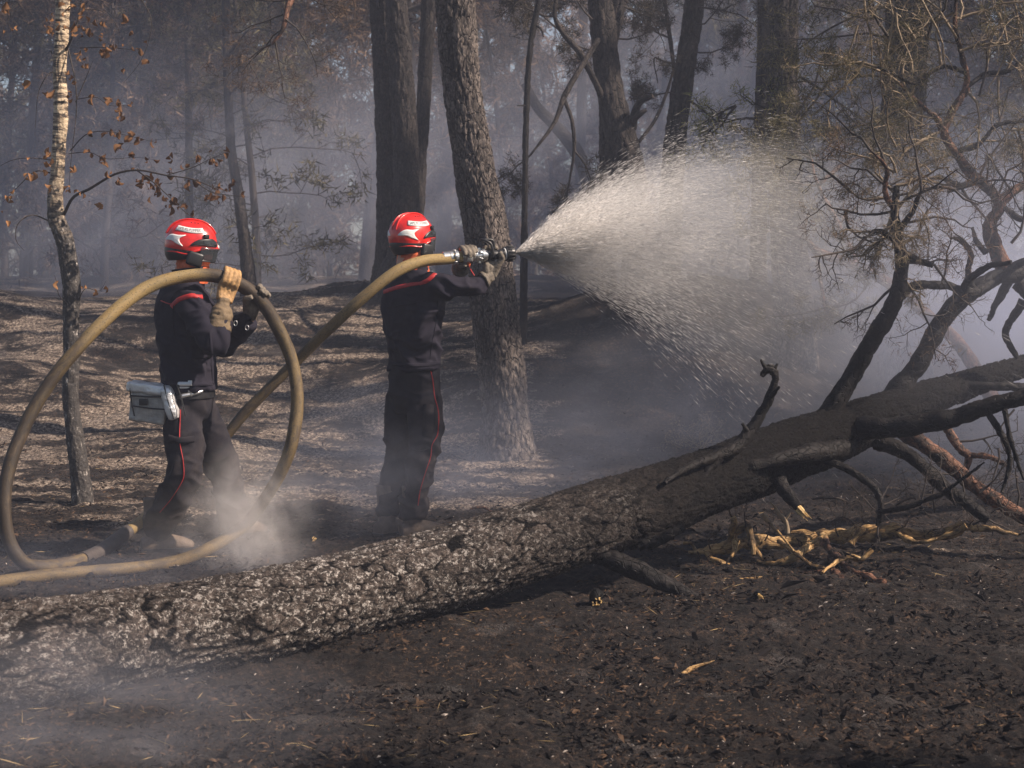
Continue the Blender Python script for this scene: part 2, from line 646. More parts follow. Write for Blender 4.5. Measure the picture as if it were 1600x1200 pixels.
M['moss'] = mk_needles("green_sprig", (.05, .06, .015), (.13, .15, .04), (.26, .24, .08))
M['straw'] = simple("dry_straw", (.34, .24, .11), .85, var=.5, scale=6)
M['char'] = simple("char_bits", (.010, .008, .0075), .85, var=.6, scale=5, Specular_IOR_Level=.12)
M['ashbit'] = simple("ash_flakes", (.34, .29, .25), .9, var=.4, scale=9)
M['dirtbit'] = simple("brown_litter_bits", (.085, .052, .032), .9, var=.6, scale=7, Specular_IOR_Level=.15)

# ------------------------------------------------------------------ ground


def gz(x, y):
    """large shape of the burnt ground (vectorised)"""
    x = np.atleast_1d(np.asarray(x, float))
    y = np.atleast_1d(np.asarray(y, float))
    z = 1.12 * smooth(12.5, 21, y + .35 * np.sin(x * .9 + 1))
    z += .28 * smooth(22, 30, y) - .25 * smooth(36, 60, y)
    # dune rolls behind the men
    for cx, cy, sx, sy, h in ((-5.2, 15.2, 1.8, .9, .26), (-3.6, 17.8, 2.0, 1.0, .30), (-1.6, 19.4, 1.6, .9, .25),
                              (-6.3, 18.6, 1.5, .9, .30), (-.7, 15.8, .9, .8, .16), (1.5, 17.0, 1.6, 1.6, .42),
                              (3.2, 18.5, 1.5, 1.4, .30), (-2.9, 13.6, 1.2, .7, .10), (4.5, 14.5, 1.5, 1.2, .25)):
        z += h * 1.45 * np.exp(-((x - cx) / sx) ** 2 - ((y - cy) / sy) ** 2)
    n = fbm(np.stack([x * .55, y * .8, x * 0], 1), 3, 3)
    z += n * (.03 + .16 * smooth(11.5, 15, y))
    # low swell in front of the log, right
    z += .055 * np.exp(-((x - 1.1) / .9) ** 2 - ((y - 6.9) / .45) ** 2)
    z -= .03 * np.exp(-((x + .4) / 1.6) ** 2 - ((y - 6.0) / .4) ** 2)
    return z


def gz1(x, y):
    return float(gz(x, y)[0])


def on_ground(px, py, lift=0.0):
    d = ray(px, py)
    ys = np.linspace(3.5, 80, 3000)
    p = np.array([0, 0, CAM_H])[None] + d[None] * (ys / d[1])[:, None]
    g = gz(p[:, 0], p[:, 1]) + lift
    k = np.argmax(p[:, 2] <= g)
    if p[k, 2] > g[k]:
        k = len(ys) - 1
    q = p[k].copy()
    q[2] = g[k]
    return q


def axis(core0, core1, step, lo, hi, grow):
    a = list(np.arange(core0, core1, step))
    s, v = step, core1
    while v < hi:
        a.append(v)
        s *= grow
        v += s
    a.append(hi)
    s, v, b = step, core0, []
    while v > lo:
        s *= grow
        v -= s
        b.append(max(v, lo))
    return np.array(sorted(set(b)) + a)


def build_ground():
    xs = axis(-2.6, 3.0, .022, -60, 60, 1.045)
    ys = axis(4.5, 10.5, .022, -10, 110, 1.024)
    X, Y = np.meshgrid(xs, ys)
    x, y = X.ravel(), Y.ravel()
    z = gz(x, y)
    p3 = np.stack([x, y, x * 0], 1)
    near = 1 - smooth(14, 30, y)
    d = fbm(p3 * 3.2, 3, 21) * .026 + np.abs(fbm(p3 * 9, 3, 31)) * .034 + fbm(p3 * 24, 3, 41, .7) * .020
    f1, f2, cid = voro(p3 * 16 + fbm(p3 * 9, 2, 5)[:, None] * .6, 7)
    d += np.where(cid > .62, np.clip(.42 - f1, 0, 1) * .045, 0)
    z = z + d * (.35 + .65 * near)
    # tan: pale litter and ash; also paints in sunlit and shaded ground
    t = .22 * smooth(8.9, 10.5, y) * (1 - smooth(.6, 1.5, x)) + .10 * smooth(10, 14, y) * (1 - smooth(.6, 1.6, x))
    t = t - .36 * (1 - smooth(8.0, 9.2, y)) - .38 * smooth(.1, .6, x) * smooth(9, 10, y)
    t = t + .32 * np.exp(-((x - 2.4) / 1.2) ** 2 - ((y - 6.9) / .35) ** 2)
    t = t + .22 * np.exp(-((x - .1) / .5) ** 2 - ((y - 6.9) / .5) ** 2)
    t = t + .12 * np.exp(-((x - .6) / .9) ** 2 - ((y - 11.8) / 1.) ** 2)
    nx, ny = len(xs), len(ys)
    i = (np.arange(ny - 1)[:, None] * nx + np.arange(nx - 1)[None, :]).ravel()
    F = np.stack([i, i + 1, i + 1 + nx, i + nx], 1)
    mb = MB()
    mb.add(np.stack([x, y, z], 1), F)
    o = mb.build('ground', M['ground'], tc=False, attrs={'tan': t})
    tag(o, 'burnt black forest floor with patches of pale ash and litter', kind='structure')


build_ground()

# ------------------------------------------------------------------ bits strewn over the ground


def shard_cloud(c, size, elong, mb, flat=.35, rs=rng):
    """N irregular tetrahedra at c; size (N,), elongated"""
    n = len(c)
    d = norm(rs.normal(size=(n, 3)) * np.array([1, 1, flat]))
    u = norm(np.cross(d, rs.normal(size=(n, 3))))
    w = np.cross(d, u)
    L = size[:, None] * elong
    s = size[:, None]
    V = np.stack([c - d * L * .5 + u * s * .15, c + d * L * .5, c + u * s * .5 - d * L * .1, c + w * s * .4 + d * L * .05], 1).reshape(-1, 3)
    b = np.arange(n)[:, None] * 4
    F = np.concatenate([b + np.array([[0, 1, 2, 2]]), b + np.array([[0, 3, 1, 1]]), b + np.array([[0, 2, 3, 3]]), b + np.array([[1, 3, 2, 2]])])
    mb.add(V, F)


def scatter(n, y0, y1, spread=.36, power=1.6):
    u = rng.random(n)
    y = y0 * (y1 / y0) ** (u ** (1 / power) if power != 1 else u)
    x = (rng.random(n) * 2 - 1) * (y * spread + .3)
    return x, y


def strew(name, n, y0, y1, size, elong, mat, label, mask=None, lift=.012, flat=.35, power=1.0):
    x, y = scatter(n, y0, y1, power=power)
    if mask is not None:
        k = mask(x, y)
        x, y = x[k], y[k]
    z = gz(x, y) + lift
    s = size * np.exp(rng.normal(size=len(x)) * .5)
    mb = MB()
    shard_cloud(np.stack([x, y, z + s * .3], 1), s, elong, mb, flat)
    o = mb.build(name, mat, smooth_=False, tc=False)
    tag(o, label, kind='stuff')


patchy = lambda th, sc, sd: (lambda x, y: fbm(np.stack([x * sc, y * sc, x * 0], 1), 3, sd) > th)
strew('char_debris', 40000, 4.4, 15, .011, 1.8, M['char'], 'small black charcoal bits strewn over the burnt ground', patchy(-.25, 1.3, 3))
strew('litter_debris', 46000, 4.4, 16, .0058, 2.3, M['dirtbit'], 'brown scorched litter crumbs over the forest floor', patchy(-.05, 1.6, 5))
strew('bark_debris', 900, 4.4, 13, .015, 1.7, M['char'], 'larger flakes of charred bark lying on the ground', patchy(-.1, .9, 33), lift=.016)
strew('clod_debris', 900, 4.4, 13, .012, 1.5, M['dirtbit'], 'brown clods and cone fragments on the burnt ground', patchy(.0, 1.0, 35), lift=.016)
strew('straw_debris', 2600, 4.4, 16, .0020, 20, M['straw'], 'thin dry straws and needles lying on the burnt ground', patchy(.05, 1.1, 9), lift=.024, flat=.22)
strew('ash_debris', 6000, 4.4, 19, .0042, 2.0, M['ashbit'], 'pale ash flakes sprinkled over the forest floor', patchy(.0, 1.9, 13), lift=.02)

# ------------------------------------------------------------------ branching helpers


def wander(start, d, length, n, jit, rs, droop=0.0, lift=0.0):
    p = [np.array(start, float)]
    d = norm(d)
    for i in range(n):
        d = norm(d + rs.normal(size=3) * jit + np.array([0, 0, lift - droop]))
        p.append(p[-1] + d * length / n)
    return np.array(p), d


def twigs(mb, start, d, length, r, level, rs, tips, jit=.22, kids=4, sides=4, droop=.0, lift=0., spread=.9, mat=0, ratio=.55, flatz=1.):
    n = 5 if level > 0 else 3
    p, dd = wander(start, d, length, n, jit, rs, droop, lift)
    rr = np.linspace(r, r * .35, len(p))
    mb.tube(np.column_stack([p, rr]), n=sides, cap=False, mat=mat)
    tips.append((p[-1], dd))
    if level <= 0:
        tips.append((p[len(p) // 2], dd))
        return
    for k in range(kids):
        t = .2 + .8 * (k + rs.random()) / kids
        i = min(int(t * n), n - 1)
        f = t * n - i
        q = p[i] * (1 - f) + p[i + 1] * f
        base = norm(p[i + 1] - p[i])
        side = rs.normal(size=3)
        side[2] *= flatz
        side = norm(side - base * np.dot(side, base))
        nd = norm(base * .55 + side * spread)
        twigs(mb, q, nd, length * ratio * (1.1 - .5 * t) * (.7 + .6 * rs.random()), r * .5, level - 1, rs, tips, jit, kids, max(3, sides - 1), droop, lift, spread, mat, ratio, flatz)


def tufts(mb, tips, k, L, w, rs, spread=.8, mat=0, back=0.0):
    """k needle blades (single triangles) at each tip"""
    c = np.array([t[0] for t in tips])
    d = np.array([t[1] for t in tips])
    c = np.repeat(c, k, 0)
    d = np.repeat(d, k, 0)
    n = len(c)
    c = c + rs.normal(size=(n, 3)) * L * .3 - d * (rs.random((n, 1)) * back)
    b = norm(d * .6 + rs.normal(size=(n, 3)) * spread)
    s = norm(np.cross(b, rs.normal(size=(n, 3)))) * w * .5
    l = L * (.6 + .8 * rs.random((n, 1)))
    V = np.stack([c - s, c + s, c + b * l], 1).reshape(-1, 3)
    i = np.arange(n)[:, None] * 3
    mb.add(V, i + np.array([[0, 1, 2, 2]]), mat)


def bark_disp(zs, plate, amp, seed):
    def f(tc, th, s):
        q = tc * np.array([1, 1, zs]) * plate
        w = np.stack([fbm(q * .9, 2, seed), fbm(q * .9 + 11, 2, seed + 1), fbm(q * .9 + 23, 2, seed + 2)], 1)
        f1, f2, c = voro(q + w * .9, seed)
        h = smooth(.0, .22, f2 - f1) * (.55 + .45 * c)
        rd = 1 - np.abs(fbm(q * np.array([1, 1, .6]) * 1.6 + w, 3, seed + 8)) * 2.6
        g = fbm(q * np.array([4, 4, 6]), 3, seed + 5, .65)
        f.h = np.clip(h * .55 + np.clip(rd, 0, 1) * .25 + .22 + g * .4, 0, 1.4)
        return amp * (h - .5) + amp * .35 * np.clip(rd, -.5, 1) + amp * .5 * g
    return f


def build_tube(name, pts, mat, parent, n=24, step=.02, disp=None, ash=None, soot=None, cap=True, flare=None):
    p = resample(pts, step)
    mb = MB()
    mb.tube(p, n=n, cap=cap, disp=disp)
    m = len(p) * n
    tot = mb.n
    h = np.full(tot, .6)
    if disp is not None:
        h[:m] = disp.h
    at = {'h': h}
    if ash is not None:
        a = np.zeros(tot)
        a[:m] = np.repeat(ash(p), n)
        at['ash'] = a
    if soot is not None:
        a = np.zeros(tot)
        a[:m] = np.repeat(soot(p), n)
        at['soot'] = a
    return mb.build(name, mat, parent, attrs=at)

# ------------------------------------------------------------------ fallen pine across the front


def fallen_tree():
    root = thing('fallen_pine', 'long charred pine trunk lying across the front with its burnt branches still on it', 'fallen tree', on_ground(300, 1080))
    rs = np.random.default_rng(5)
    ctr = [(-760, 1150, 5.0, .185), (-400, 1095, 5.15, .19), (0, 1030, 5.5, .186), (200, 998, 5.9, .182), (400, 963, 6.3, .178), (600, 914, 6.85, .176),
           (800, 857, 7.3, .178), (950, 806, 7.65, .178), (1000, 793, 7.75, .178), (1100, 755, 8.0, .160), (1200, 718, 8.25, .160),
           (1300, 681, 8.5, .148), (1400, 640, 8.75, .104), (1500, 604, 9.0, .078), (1600, 572, 9.25, .060), (1750, 535, 9.6, .045), (1950, 490, 10.2, .08)]
    pts = PP(ctr)
    # ash plus painted light on flake edges: strong on the left half, thin to the right
    def dsp2(tc, th, s):
        """long irregular plates, flaking in layers; calmer towards the thin end"""
        q = tc * np.array([1, 1, .42])
        w = np.stack([fbm(q * 7, 3, 5), fbm(q * 7 + 9, 3, 6), fbm(q * 7 + 19, 3, 7)], 1) * .075
        f1, f2, c1 = voro((q + w) * 14, 77)
        big = smooth(.0, .13, f2 - f1)
        q2 = tc * np.array([1, 1, .6])
        w2 = np.stack([fbm(q2 * 18, 2, 15), fbm(q2 * 18 + 9, 2, 16), fbm(q2 * 18 + 19, 2, 17)], 1) * .03
        g1, g2, c2 = voro((q2 + w2) * 34, 9)
        lay = smooth(.02, .14, g2 - g1)
        k = 1 - .05 * smooth(3.2, 5.4, tc[:, 2])
        fl = np.exp(-((g2 - g1 - .12) / .07) ** 2)                 # lifted rims of the flakes
        fine = fbm(tc * 70, 3, 4, .7)
        h = big * .55 + lay * (.12 + .28 * c2) + fl * .14 + fine * .22
        dsp2.h = np.clip(h * .95 + fbm(tc * 9, 3, 44) * .25, 0, 1.4)
        return k * ((big - .6) * .0085 * (.4 + c1) + (lay * c2 - .3) * .0065 + fl * .0035) + fine * (.0055 + .0045 * smooth(3.2, 5.2, tc[:, 2])) + fbm(tc * 3.2, 3, 13) * .011
    build_tube('trunk', pts, M['log'], root, n=176, step=.0095, disp=dsp2,
               ash=lambda p: .30 * (1 - smooth(-.3, 1.0, p[:, 0])) - .08,
               soot=lambda p: 1.0 * smooth(-.7, 1.1, p[:, 0]))

    def limb(pl, mat='limb', name='limb', n=22, amp=.006, plate=30):
        p = resample(PP(pl), .035)
        e = np.sin(np.linspace(0, math.pi, len(p)))[:, None]
        sd = abs(int(pl[0][0] * 3 + pl[0][1])) % 991
        jt = np.stack([fbm(p[:, :3] * 9 + sd + 31 * j, 3, sd) for j in range(3)], 1)
        p[:, :3] += jt * e * np.minimum(p[:, 3:4] * .75, .014)
        p[:, 3] *= 1 + .22 * fbm(p[:, :3] * 16 + sd, 2, sd + 1)
        return build_tube(name, p, M[mat], root, n=n, step=.012, disp=bark_disp(.6, plate, amp, int(abs(pl[0][0])) % 97))

    limb([(1270, 690, 8.55, .07), (1290, 655, 8.5, .056), (1330, 590, 8.5, .05), (1365, 530, 8.45, .046), (1398, 472, 8.4, .04), (1409, 410, 8.4, .034), (1398, 350, 8.4, .024), (1401, 290, 8.4, .013)], n=30)
    limb([(1385, 645, 8.8, .075), (1405, 612, 8.8, .062), (1440, 560, 8.8, .052), (1478, 492, 8.8, .047), (1528, 448, 8.8, .046), (1580, 428, 8.85, .045), (1680, 440, 9.0, .04)], n=30)
    limb([(1398, 470, 8.42, .028), (1425, 448, 8.45, .024), (1475, 445, 8.5, .022), (1520, 456, 8.6, .021), (1548, 442, 8.75, .022)])
    limb([(1330, 675, 8.55, .085), (1350, 668, 8.42, .064), (1400, 668, 8.3, .052), (1480, 655, 8.2, .046), (1560, 630, 8.1, .041), (1680, 605, 8.0, .035)], n=30)
    limb([(1148, 737, 8.02, .020), (1165, 730, 8.0, .030), (1210, 720, 8.02, .033), (1265, 708, 8.12, .042), (1325, 700, 8.4, .05)], n=28)
    limb([(1038, 755, 7.62, .009), (1060, 738, 7.68, .013), (1090, 724, 7.78, .018), (1122, 712, 7.86, .023), (1155, 693, 7.95, .030), (1185, 655, 7.98, .026), (1203, 620, 7.97, .021), (1212, 592, 7.96, .016)], n=22)
    limb([(1204, 620, 7.95, .012), (1212, 612, 7.93, .008), (1218, 604, 7.92, .003)], n=8)
    limb([(1199, 578, 7.95, .014), (1192, 568, 7.94, .009), (1188, 562, 7.94, .003)], n=8)
    limb([(1208, 578, 7.95, .012), (1214, 568, 7.95, .004)], n=8)
    limb([(1170, 678, 7.96, .014), (1160, 662, 7.94, .006)], n=8)
    limb([(1212, 594, 7.96, .015), (1209, 580, 7.96, .019), (1200, 575, 7.95, .020), (1192, 582, 7.94, .017), (1190, 588, 7.94, .006)], name='curled_tip', plate=60, amp=.010)
    limb([(1368, 690, 8.55, .05), (1400, 700, 8.5, .04), (1440, 727, 8.4, .0335), (1485, 768, 8.3, .035), (1545, 812, 8.2, .028)])
    limb([(1405, 670, 8.8, .05), (1440, 692, 8.7, .042), (1485, 727, 8.7, .041), (1530, 765, 8.6, .039), (1600, 808, 8.5, .035), (1690, 850, 8.3, .03)], mat='redlimb')
    limb([(1270, 715, 8.35, .028), (1300, 722, 8.25, .02), (1335, 738, 8.2, .018), (1365, 762, 8.15, .018), (1376, 790, 8.1, .015), (1372, 822, 8.1, .010)])
    limb([(1470, 607, 9.0, .025), (1540, 602, 8.9, .021), (1650, 608, 8.9, .02)])
    limb([(905, 848, 7.58, .06), (935, 866, 7.5, .047), (985, 888, 7.45, .043), (1035, 910, 7.42, .038), (1092, 940, 7.38, .028)], n=28)
    limb([(1125, 715, 7.86, .020), (1100, 745, 7.83, .016), (1095, 765, 7.82, .010)])
    limb([(1000, 850, 7.6, .03), (1020, 845, 7.58, .022), (1052, 832, 7.56, .018), (1068, 822, 7.56, .02)], amp=.012)
    # red upright limb of the crown
    limb([(1575, 433, 8.85, .046), (1560, 398, 8.85, .04), (1546, 356, 8.85, .036), (1562, 318, 8.85, .030), (1528, 281, 8.8, .028), (1492, 238, 8.75, .024), (1473, 205, 8.7, .020), (1466, 186, 8.7, .015), (1441, 166, 8.65, .010), (1405, 130, 8.6, .006)], mat='redlimb')
    limb([(1560, 320, 8.85, .03), (1582, 300, 8.85, .026), (1620, 280, 8.9, .02)], mat='redlimb')
    limb([(1475, 205, 8.7, .016), (1490, 170, 8.72, .017), (1509, 140, 8.75, .016), (1507, 100, 8.75, .014), (1493, 45, 8.7, .010), (1496, -20, 8.7, .008)], mat='redlimb')
    limb([(1509, 135, 8.75, .013), (1540, 118, 8.8, .012), (1572, 112, 8.8, .011), (1612, 85, 8.85, .010)])
    limb([(1508, 112, 8.75, .013), (1470, 104, 8.7, .011), (1430, 130, 8.6, .009), (1400, 118, 8.55, .006), (1370, 105, 8.5, .004)])
    limb([(1520, 456, 8.62, .020), (1512, 425, 8.6, .014), (1517, 395, 8.6, .014), (1500, 375, 8.55, .012), (1486, 372, 8.5, .006)])
    limb([(1402, 392, 8.4, .02), (1430, 404, 8.35, .018), (1458, 414, 8.3, .013)])
    limb([(1562, 438, 8.8, .022), (1590, 412, 8.75, .018), (1625, 395, 8.7, .014)])
    limb([(1540, 395, 8.85, .016), (1524, 372, 8.8, .012), (1519, 355, 8.8, .006)])
    limb([(1590, 442, 8.85, .04), (1620, 470, 8.85, .035), (1680, 520, 8.9, .03)])
    # more dark limbs arching out to the right
    limb([(1480, 490, 8.8, .03), (1500, 470, 8.6, .024), (1512, 440, 8.5, .02), (1540, 418, 8.4, .016), (1580, 410, 8.3, .012)], n=14)
    limb([(1545, 500, 9.0, .012), (1560, 470, 8.95, .02), (1575, 440, 8.9, .028)], n=14)
    limb([(1409, 400, 8.4, .018), (1390, 370, 8.3, .014), (1372, 360, 8.25, .011), (1352, 372, 8.2, .006)], n=12)
    limb([(1404, 360, 8.4, .016), (1425, 330, 8.35, .013), (1440, 300, 8.3, .010), (1470, 292, 8.3, .006)], n=12)
    limb([(1400, 330, 8.4, .015), (1382, 300, 8.35, .012), (1385, 262, 8.3, .009), (1360, 235, 8.3, .005)], mat='redlimb', n=12)
    limb([(1528, 281, 8.8, .018), (1500, 290, 8.7, .014), (1470, 278, 8.65, .011), (1440, 285, 8.6, .006)], n=12)
    limb([(1562, 318, 8.85, .016), (1590, 340, 8.8, .013), (1625, 345, 8.8, .010)], n=12)
    limb([(1600, 470, 8.85, .028), (1570, 520, 8.9, .018), (1590, 560, 8.9, .012)], n=12)
    limb([(1492, 238, 8.75, .015), (1530, 225, 8.75, .012), (1560, 195, 8.75, .010), (1605, 190, 8.75, .007)], n=12)
    # hanging and broken pieces under the trunk
    limb([(1540, 640, 8.1, .017), (1562, 675, 8.05, .014), (1578, 720, 8.05, .012), (1566, 770, 8.0, .006)], n=12)
    limb([(1570, 640, 8.05, .013), (1580, 690, 8.0, .010), (1600, 750, 8.0, .006)], n=12)
    limb([(1475, 663, 8.85, .022), (1500, 700, 8.8, .02), (1513, 712, 8.8, .018), (1508, 740, 8.8, .010)], mat='redlimb', n=14)
    limb([(1513, 712, 8.8, .016), (1545, 715, 8.75, .014), (1575, 728, 8.7, .012)], mat='redlimb', n=14)
    limb([(1370, 800, 8.1, .012), (1420, 792, 8.0, .013), (1480, 765, 7.95, .010), (1538, 722, 7.9, .005)], n=12)
    st = limb([(1205, 735, 8.15, .05), (1218, 755, 8.08, .0335), (1236, 777, 8.0, .030), (1250, 793, 7.95, .024)])
    mb = MB()
    a, b = P(1250, 793, 7.95), P(1262, 806, 7.9)
    for k in range(9):
        o = rs.normal(size=3) * .010
        e = b + rs.normal(size=3) * .012
        mb.tube(np.array([list(a + o - (b - a) * .6) + [.008], list((a + b) / 2 + o) + [.006], list(e) + [.001]]), n=5)
    mb.build('splintered_end', M['wood_cut'], root)

    # twig masses on the crown, each hanging from its limb
    def mass(name, starts, L, r, level, kids, mat, nd, ndmat, jit=.25, droop=.0, spread=.9, blade=.045, bw=.004, ratio=.6, seed=1):
        rs2 = np.random.default_rng(seed)
        mb = MB()
        tips = []
        for (px, py, Y, dx, dy, dz, sc) in starts:
            twigs(mb, P(px, py, Y), np.array([dx, dy, dz], float), L * sc, r, level, rs2, tips, jit, kids, 4, droop, spread=spread, ratio=ratio)
        if nd:
            tufts(mb, tips, nd, blade, bw, rs2, mat=1, back=.03)
        return tag(mb.build(name, [M[mat], M[ndmat]], root), kind='stuff')

    mass('charred_twigs', [(1440, 300, 8.3, .2, -.2, .9, 1), (1470, 292, 8.3, .8, 0, -.2, 1.1), (1385, 262, 8.3, -.5, 0, .7, 1.1), (1360, 235, 8.3, -.5, 0, .6, 1), (1352, 372, 8.2, -.5, 0, -.6, 1), (1500, 290, 8.7, .2, 0, -1, 1.1), (1440, 285, 8.6, -.7, 0, -.5, 1),
                           (1560, 195, 8.75, .3, 0, .8, 1), (1590, 200, 8.75, 0, 0, -1, 1.1), (1460, 414, 8.3, .7, 0, -.4, .9), (1330, 300, 8.6, -.6, .2, .3, 1.1), (1320, 330, 8.8, -.4, .2, -.9, 1.1), (1545, 240, 8.75, .4, 0, -.7, 1), (1420, 200, 8.6, -.2, 0, .9, 1.2),
                           (1400, 445, 8.4, -.9, 0, -.4, 1), (1480, 300, 8.6, .5, 0, .3, 1.2), (1580, 380, 8.6, .3, 0, .7, 1.0), (1530, 150, 8.75, .1, 0, 1, 1.1), (1450, 60, 8.7, .3, 0, .9, 1.2), (1390, 60, 8.6, -.5, 0, .8, 1.2)],
         .38, .0085, 3, 4, 'twig', 0, 'needle_brown', .30, .02, 1.0, ratio=.6, seed=28)
    mass('ground_twigs', [(1500, 740, 8.6, .3, -.2, -.8, 1), (1440, 730, 8.4, .4, -.2, -.7, 1.1), (1530, 770, 8.3, .5, -.2, .5, 1), (1560, 700, 8.6, .4, 0, -.8, 1.1), (1590, 790, 8.3, -.2, 0, .9, 1.1), (1400, 790, 8.2, .5, 0, .5, 1), (1350, 800, 8.3, -.5, -.2, .6, .9), (1460, 800, 8.3, .2, -.3, .8, 1.0),
                          (1520, 820, 8.4, .3, -.2, .8, 1), (1330, 760, 8.5, .5, .2, -.5, .9), (1270, 780, 8.6, .5, 0, .3, .9), (1585, 640, 8.4, -.3, 0, -.9, 1.3), (1500, 690, 8.7, .7, 0, .2, 1.2)],
         .26, .0065, 3, 4, 'twig', 0, 'needle_brown', .30, .02, 1.0, ratio=.6, seed=29)
    # dead clump in the middle (twisted pale twigs)
    mass('twig_clump', [(1400, 400, 8.4, -.4, -.2, .5, 1), (1404, 420, 8.4, .3, -.3, -.2, .8), (1398, 350, 8.4, -.6, -.3, -.1, 1.1), (1400, 330, 8.4, .2, -.3, .6, 1.),
                        (1396, 300, 8.4, -.3, .2, .8, 1.), (1410, 380, 8.4, .6, .1, .3, .9), (1392, 340, 8.4, -.4, -.4, -.7, 1.1), (1400, 290, 8.4, .7, 0, .1, 1.1), (1405, 360, 8.4, -.7, -.4, -.3, 1.1), (1400, 310, 8.4, -.2, -.5, -.2, 1.2), (1395, 370, 8.4, -.8, -.1, .2, 1.1),
                        (1390, 310, 8.4, -.8, 0, .2, 1.0), (1401, 360, 8.4, .5, -.4, -.5, 1.0), (1400, 270, 8.4, -.1, 0, 1, .9)],
         .27, .0095, 3, 5, 'twig_pale', 1, 'needle_olive', .36, .10, 1.0, .030, .002, .6, 3)
    mass('dead_twigs', [(1400, 300, 8.4, -.9, .1, .35, 1.2), (1396, 330, 8.4, -.9, -.1, -.1, 1.0), (1404, 350, 8.4, .9, .1, .1, 1.2), (1408, 410, 8.4, .8, -.2, -.3, .9), (1420, 448, 8.45, .3, -.2, -.8, 1.0), (1470, 445, 8.5, .1, -.2, .9, .8), (1402, 320, 8.4, .5, -.2, .9, 1.)],
         .42, .008, 3, 4, 'twig', 2, 'needle_brown', .26, .06, 1.0, .04, .003, .58, 4)
    mass('upper_twigs', [(1441, 166, 8.65, -.8, -.1, .1, 1), (1405, 130, 8.6, -.8, 0, .3, 1), (1370, 105, 8.5, -.8, 0, .1, 1), (1430, 130, 8.6, -.2, -.2, -.9, 1), (1470, 104, 8.7, -.1, .1, .9, 1),
                         (1473, 205, 8.7, -.7, -.1, -.2, 1.0), (1440, 166, 8.65, 0, 0, -1, .8), (1496, 60, 8.7, -.6, 0, .6, 1.1), (1500, 80, 8.7, .8, 0, .5, 1), (1493, 30, 8.7, .7, .1, .4, 1.1),
                         (1540, 118, 8.8, .2, -.1, 1, 1.), (1572, 112, 8.8, .5, -.1, .8, 1), (1590, 100, 8.8, .2, 0, -.9, 1.0), (1560, 114, 8.8, 0, -.1, -1, 1.0), (1509, 140, 8.75, .7, 0, -.5, 1.1),
                         (1492, 238, 8.75, .6, .1, .5, 1.1), (1528, 281, 8.8, .3, 0, .9, 1), (1528, 281, 8.8, -.6, 0, -.3, 1.1), (1492, 238, 8.75, -.7, .1, .1, 1.2), (1562, 300, 8.85, .3, -.1, .9, .9),
                         (1600, 288, 8.9, .1, 0, .9, 1), (1385, 100, 8.5, 0, 0, .9, 1), (1350, 95, 8.5, -.5, 0, -.5, .9), (1490, 20, 8.7, -.9, .1, .1, 1.2), (1600, 90, 8.8, .5, 0, .5, 1)],
         .42, .0085, 3, 4, 'twig_pale', 2, 'needle_olive', .26, .05, 1.0, .050, .003, .6, 6)
    mass('scorched_twigs', [(1466, 186, 8.7, -.7, 0, .5, 1), (1441, 166, 8.65, -.9, .2, -.4, 1.2), (1420, 150, 8.6, -.6, 0, .9, 1), (1400, 230, 8.5, -.3, 0, .6, 1.0), (1405, 250, 8.45, .4, .1, .6, 1), (1398, 270, 8.4, -.8, .1, .6, 1.1),
                            (1500, 30, 8.7, .2, 0, 1, 1), (1430, 60, 8.6, -.4, 0, .7, 1), (1370, 60, 8.5, 0, 0, -1, 1.2), (1340, 40, 8.5, -.3, 0, -1, 1.0), (1400, 20, 8.5, .2, 0, -1, 1.), (1350, 0, 8.6, .3, 0, -.8, 1.2), (1440, 0, 8.6, .3, 0, -.8, 1.2), (1560, 20, 8.8, .3, 0, -.8, 1.2)],
         .36, .0075, 3, 4, 'twig_pale', 2, 'needle_olive', .26, .04, 1.0, .045, .003, .6, 8)
    mass('drooping_twigs', [(1372, 822, 8.1, .1, -.1, -.6, .5), (1376, 790, 8.1, .7, 0, .3, 1), (1376, 780, 8.1, .6, 0, .7, 1), (1420, 792, 8.0, .5, 0, .8, 1), (1440, 780, 7.95, .3, 0, .8, .8), (1485, 768, 8.3, .5, 0, -.5, .6),
                            (1545, 812, 8.2, .6, 0, .2, .8), (1480, 765, 7.95, -.2, 0, .9, .8), (1560, 780, 8.0, .1, 0, -.9, .5), (1578, 720, 8.05, -.3, 0, -.8, .8), (1320, 800, 8.2, .8, 0, .5, 1.), (1300, 815, 8.3, .5, 0, .7, .8)],
         .24, .005, 2, 5, 'twig', 0, 'needle_brown', .3, .0, 1.0, seed=10)
    return root


fallen_tree()

# ------------------------------------------------------------------ dead pale branches on the ground beneath the fallen crown


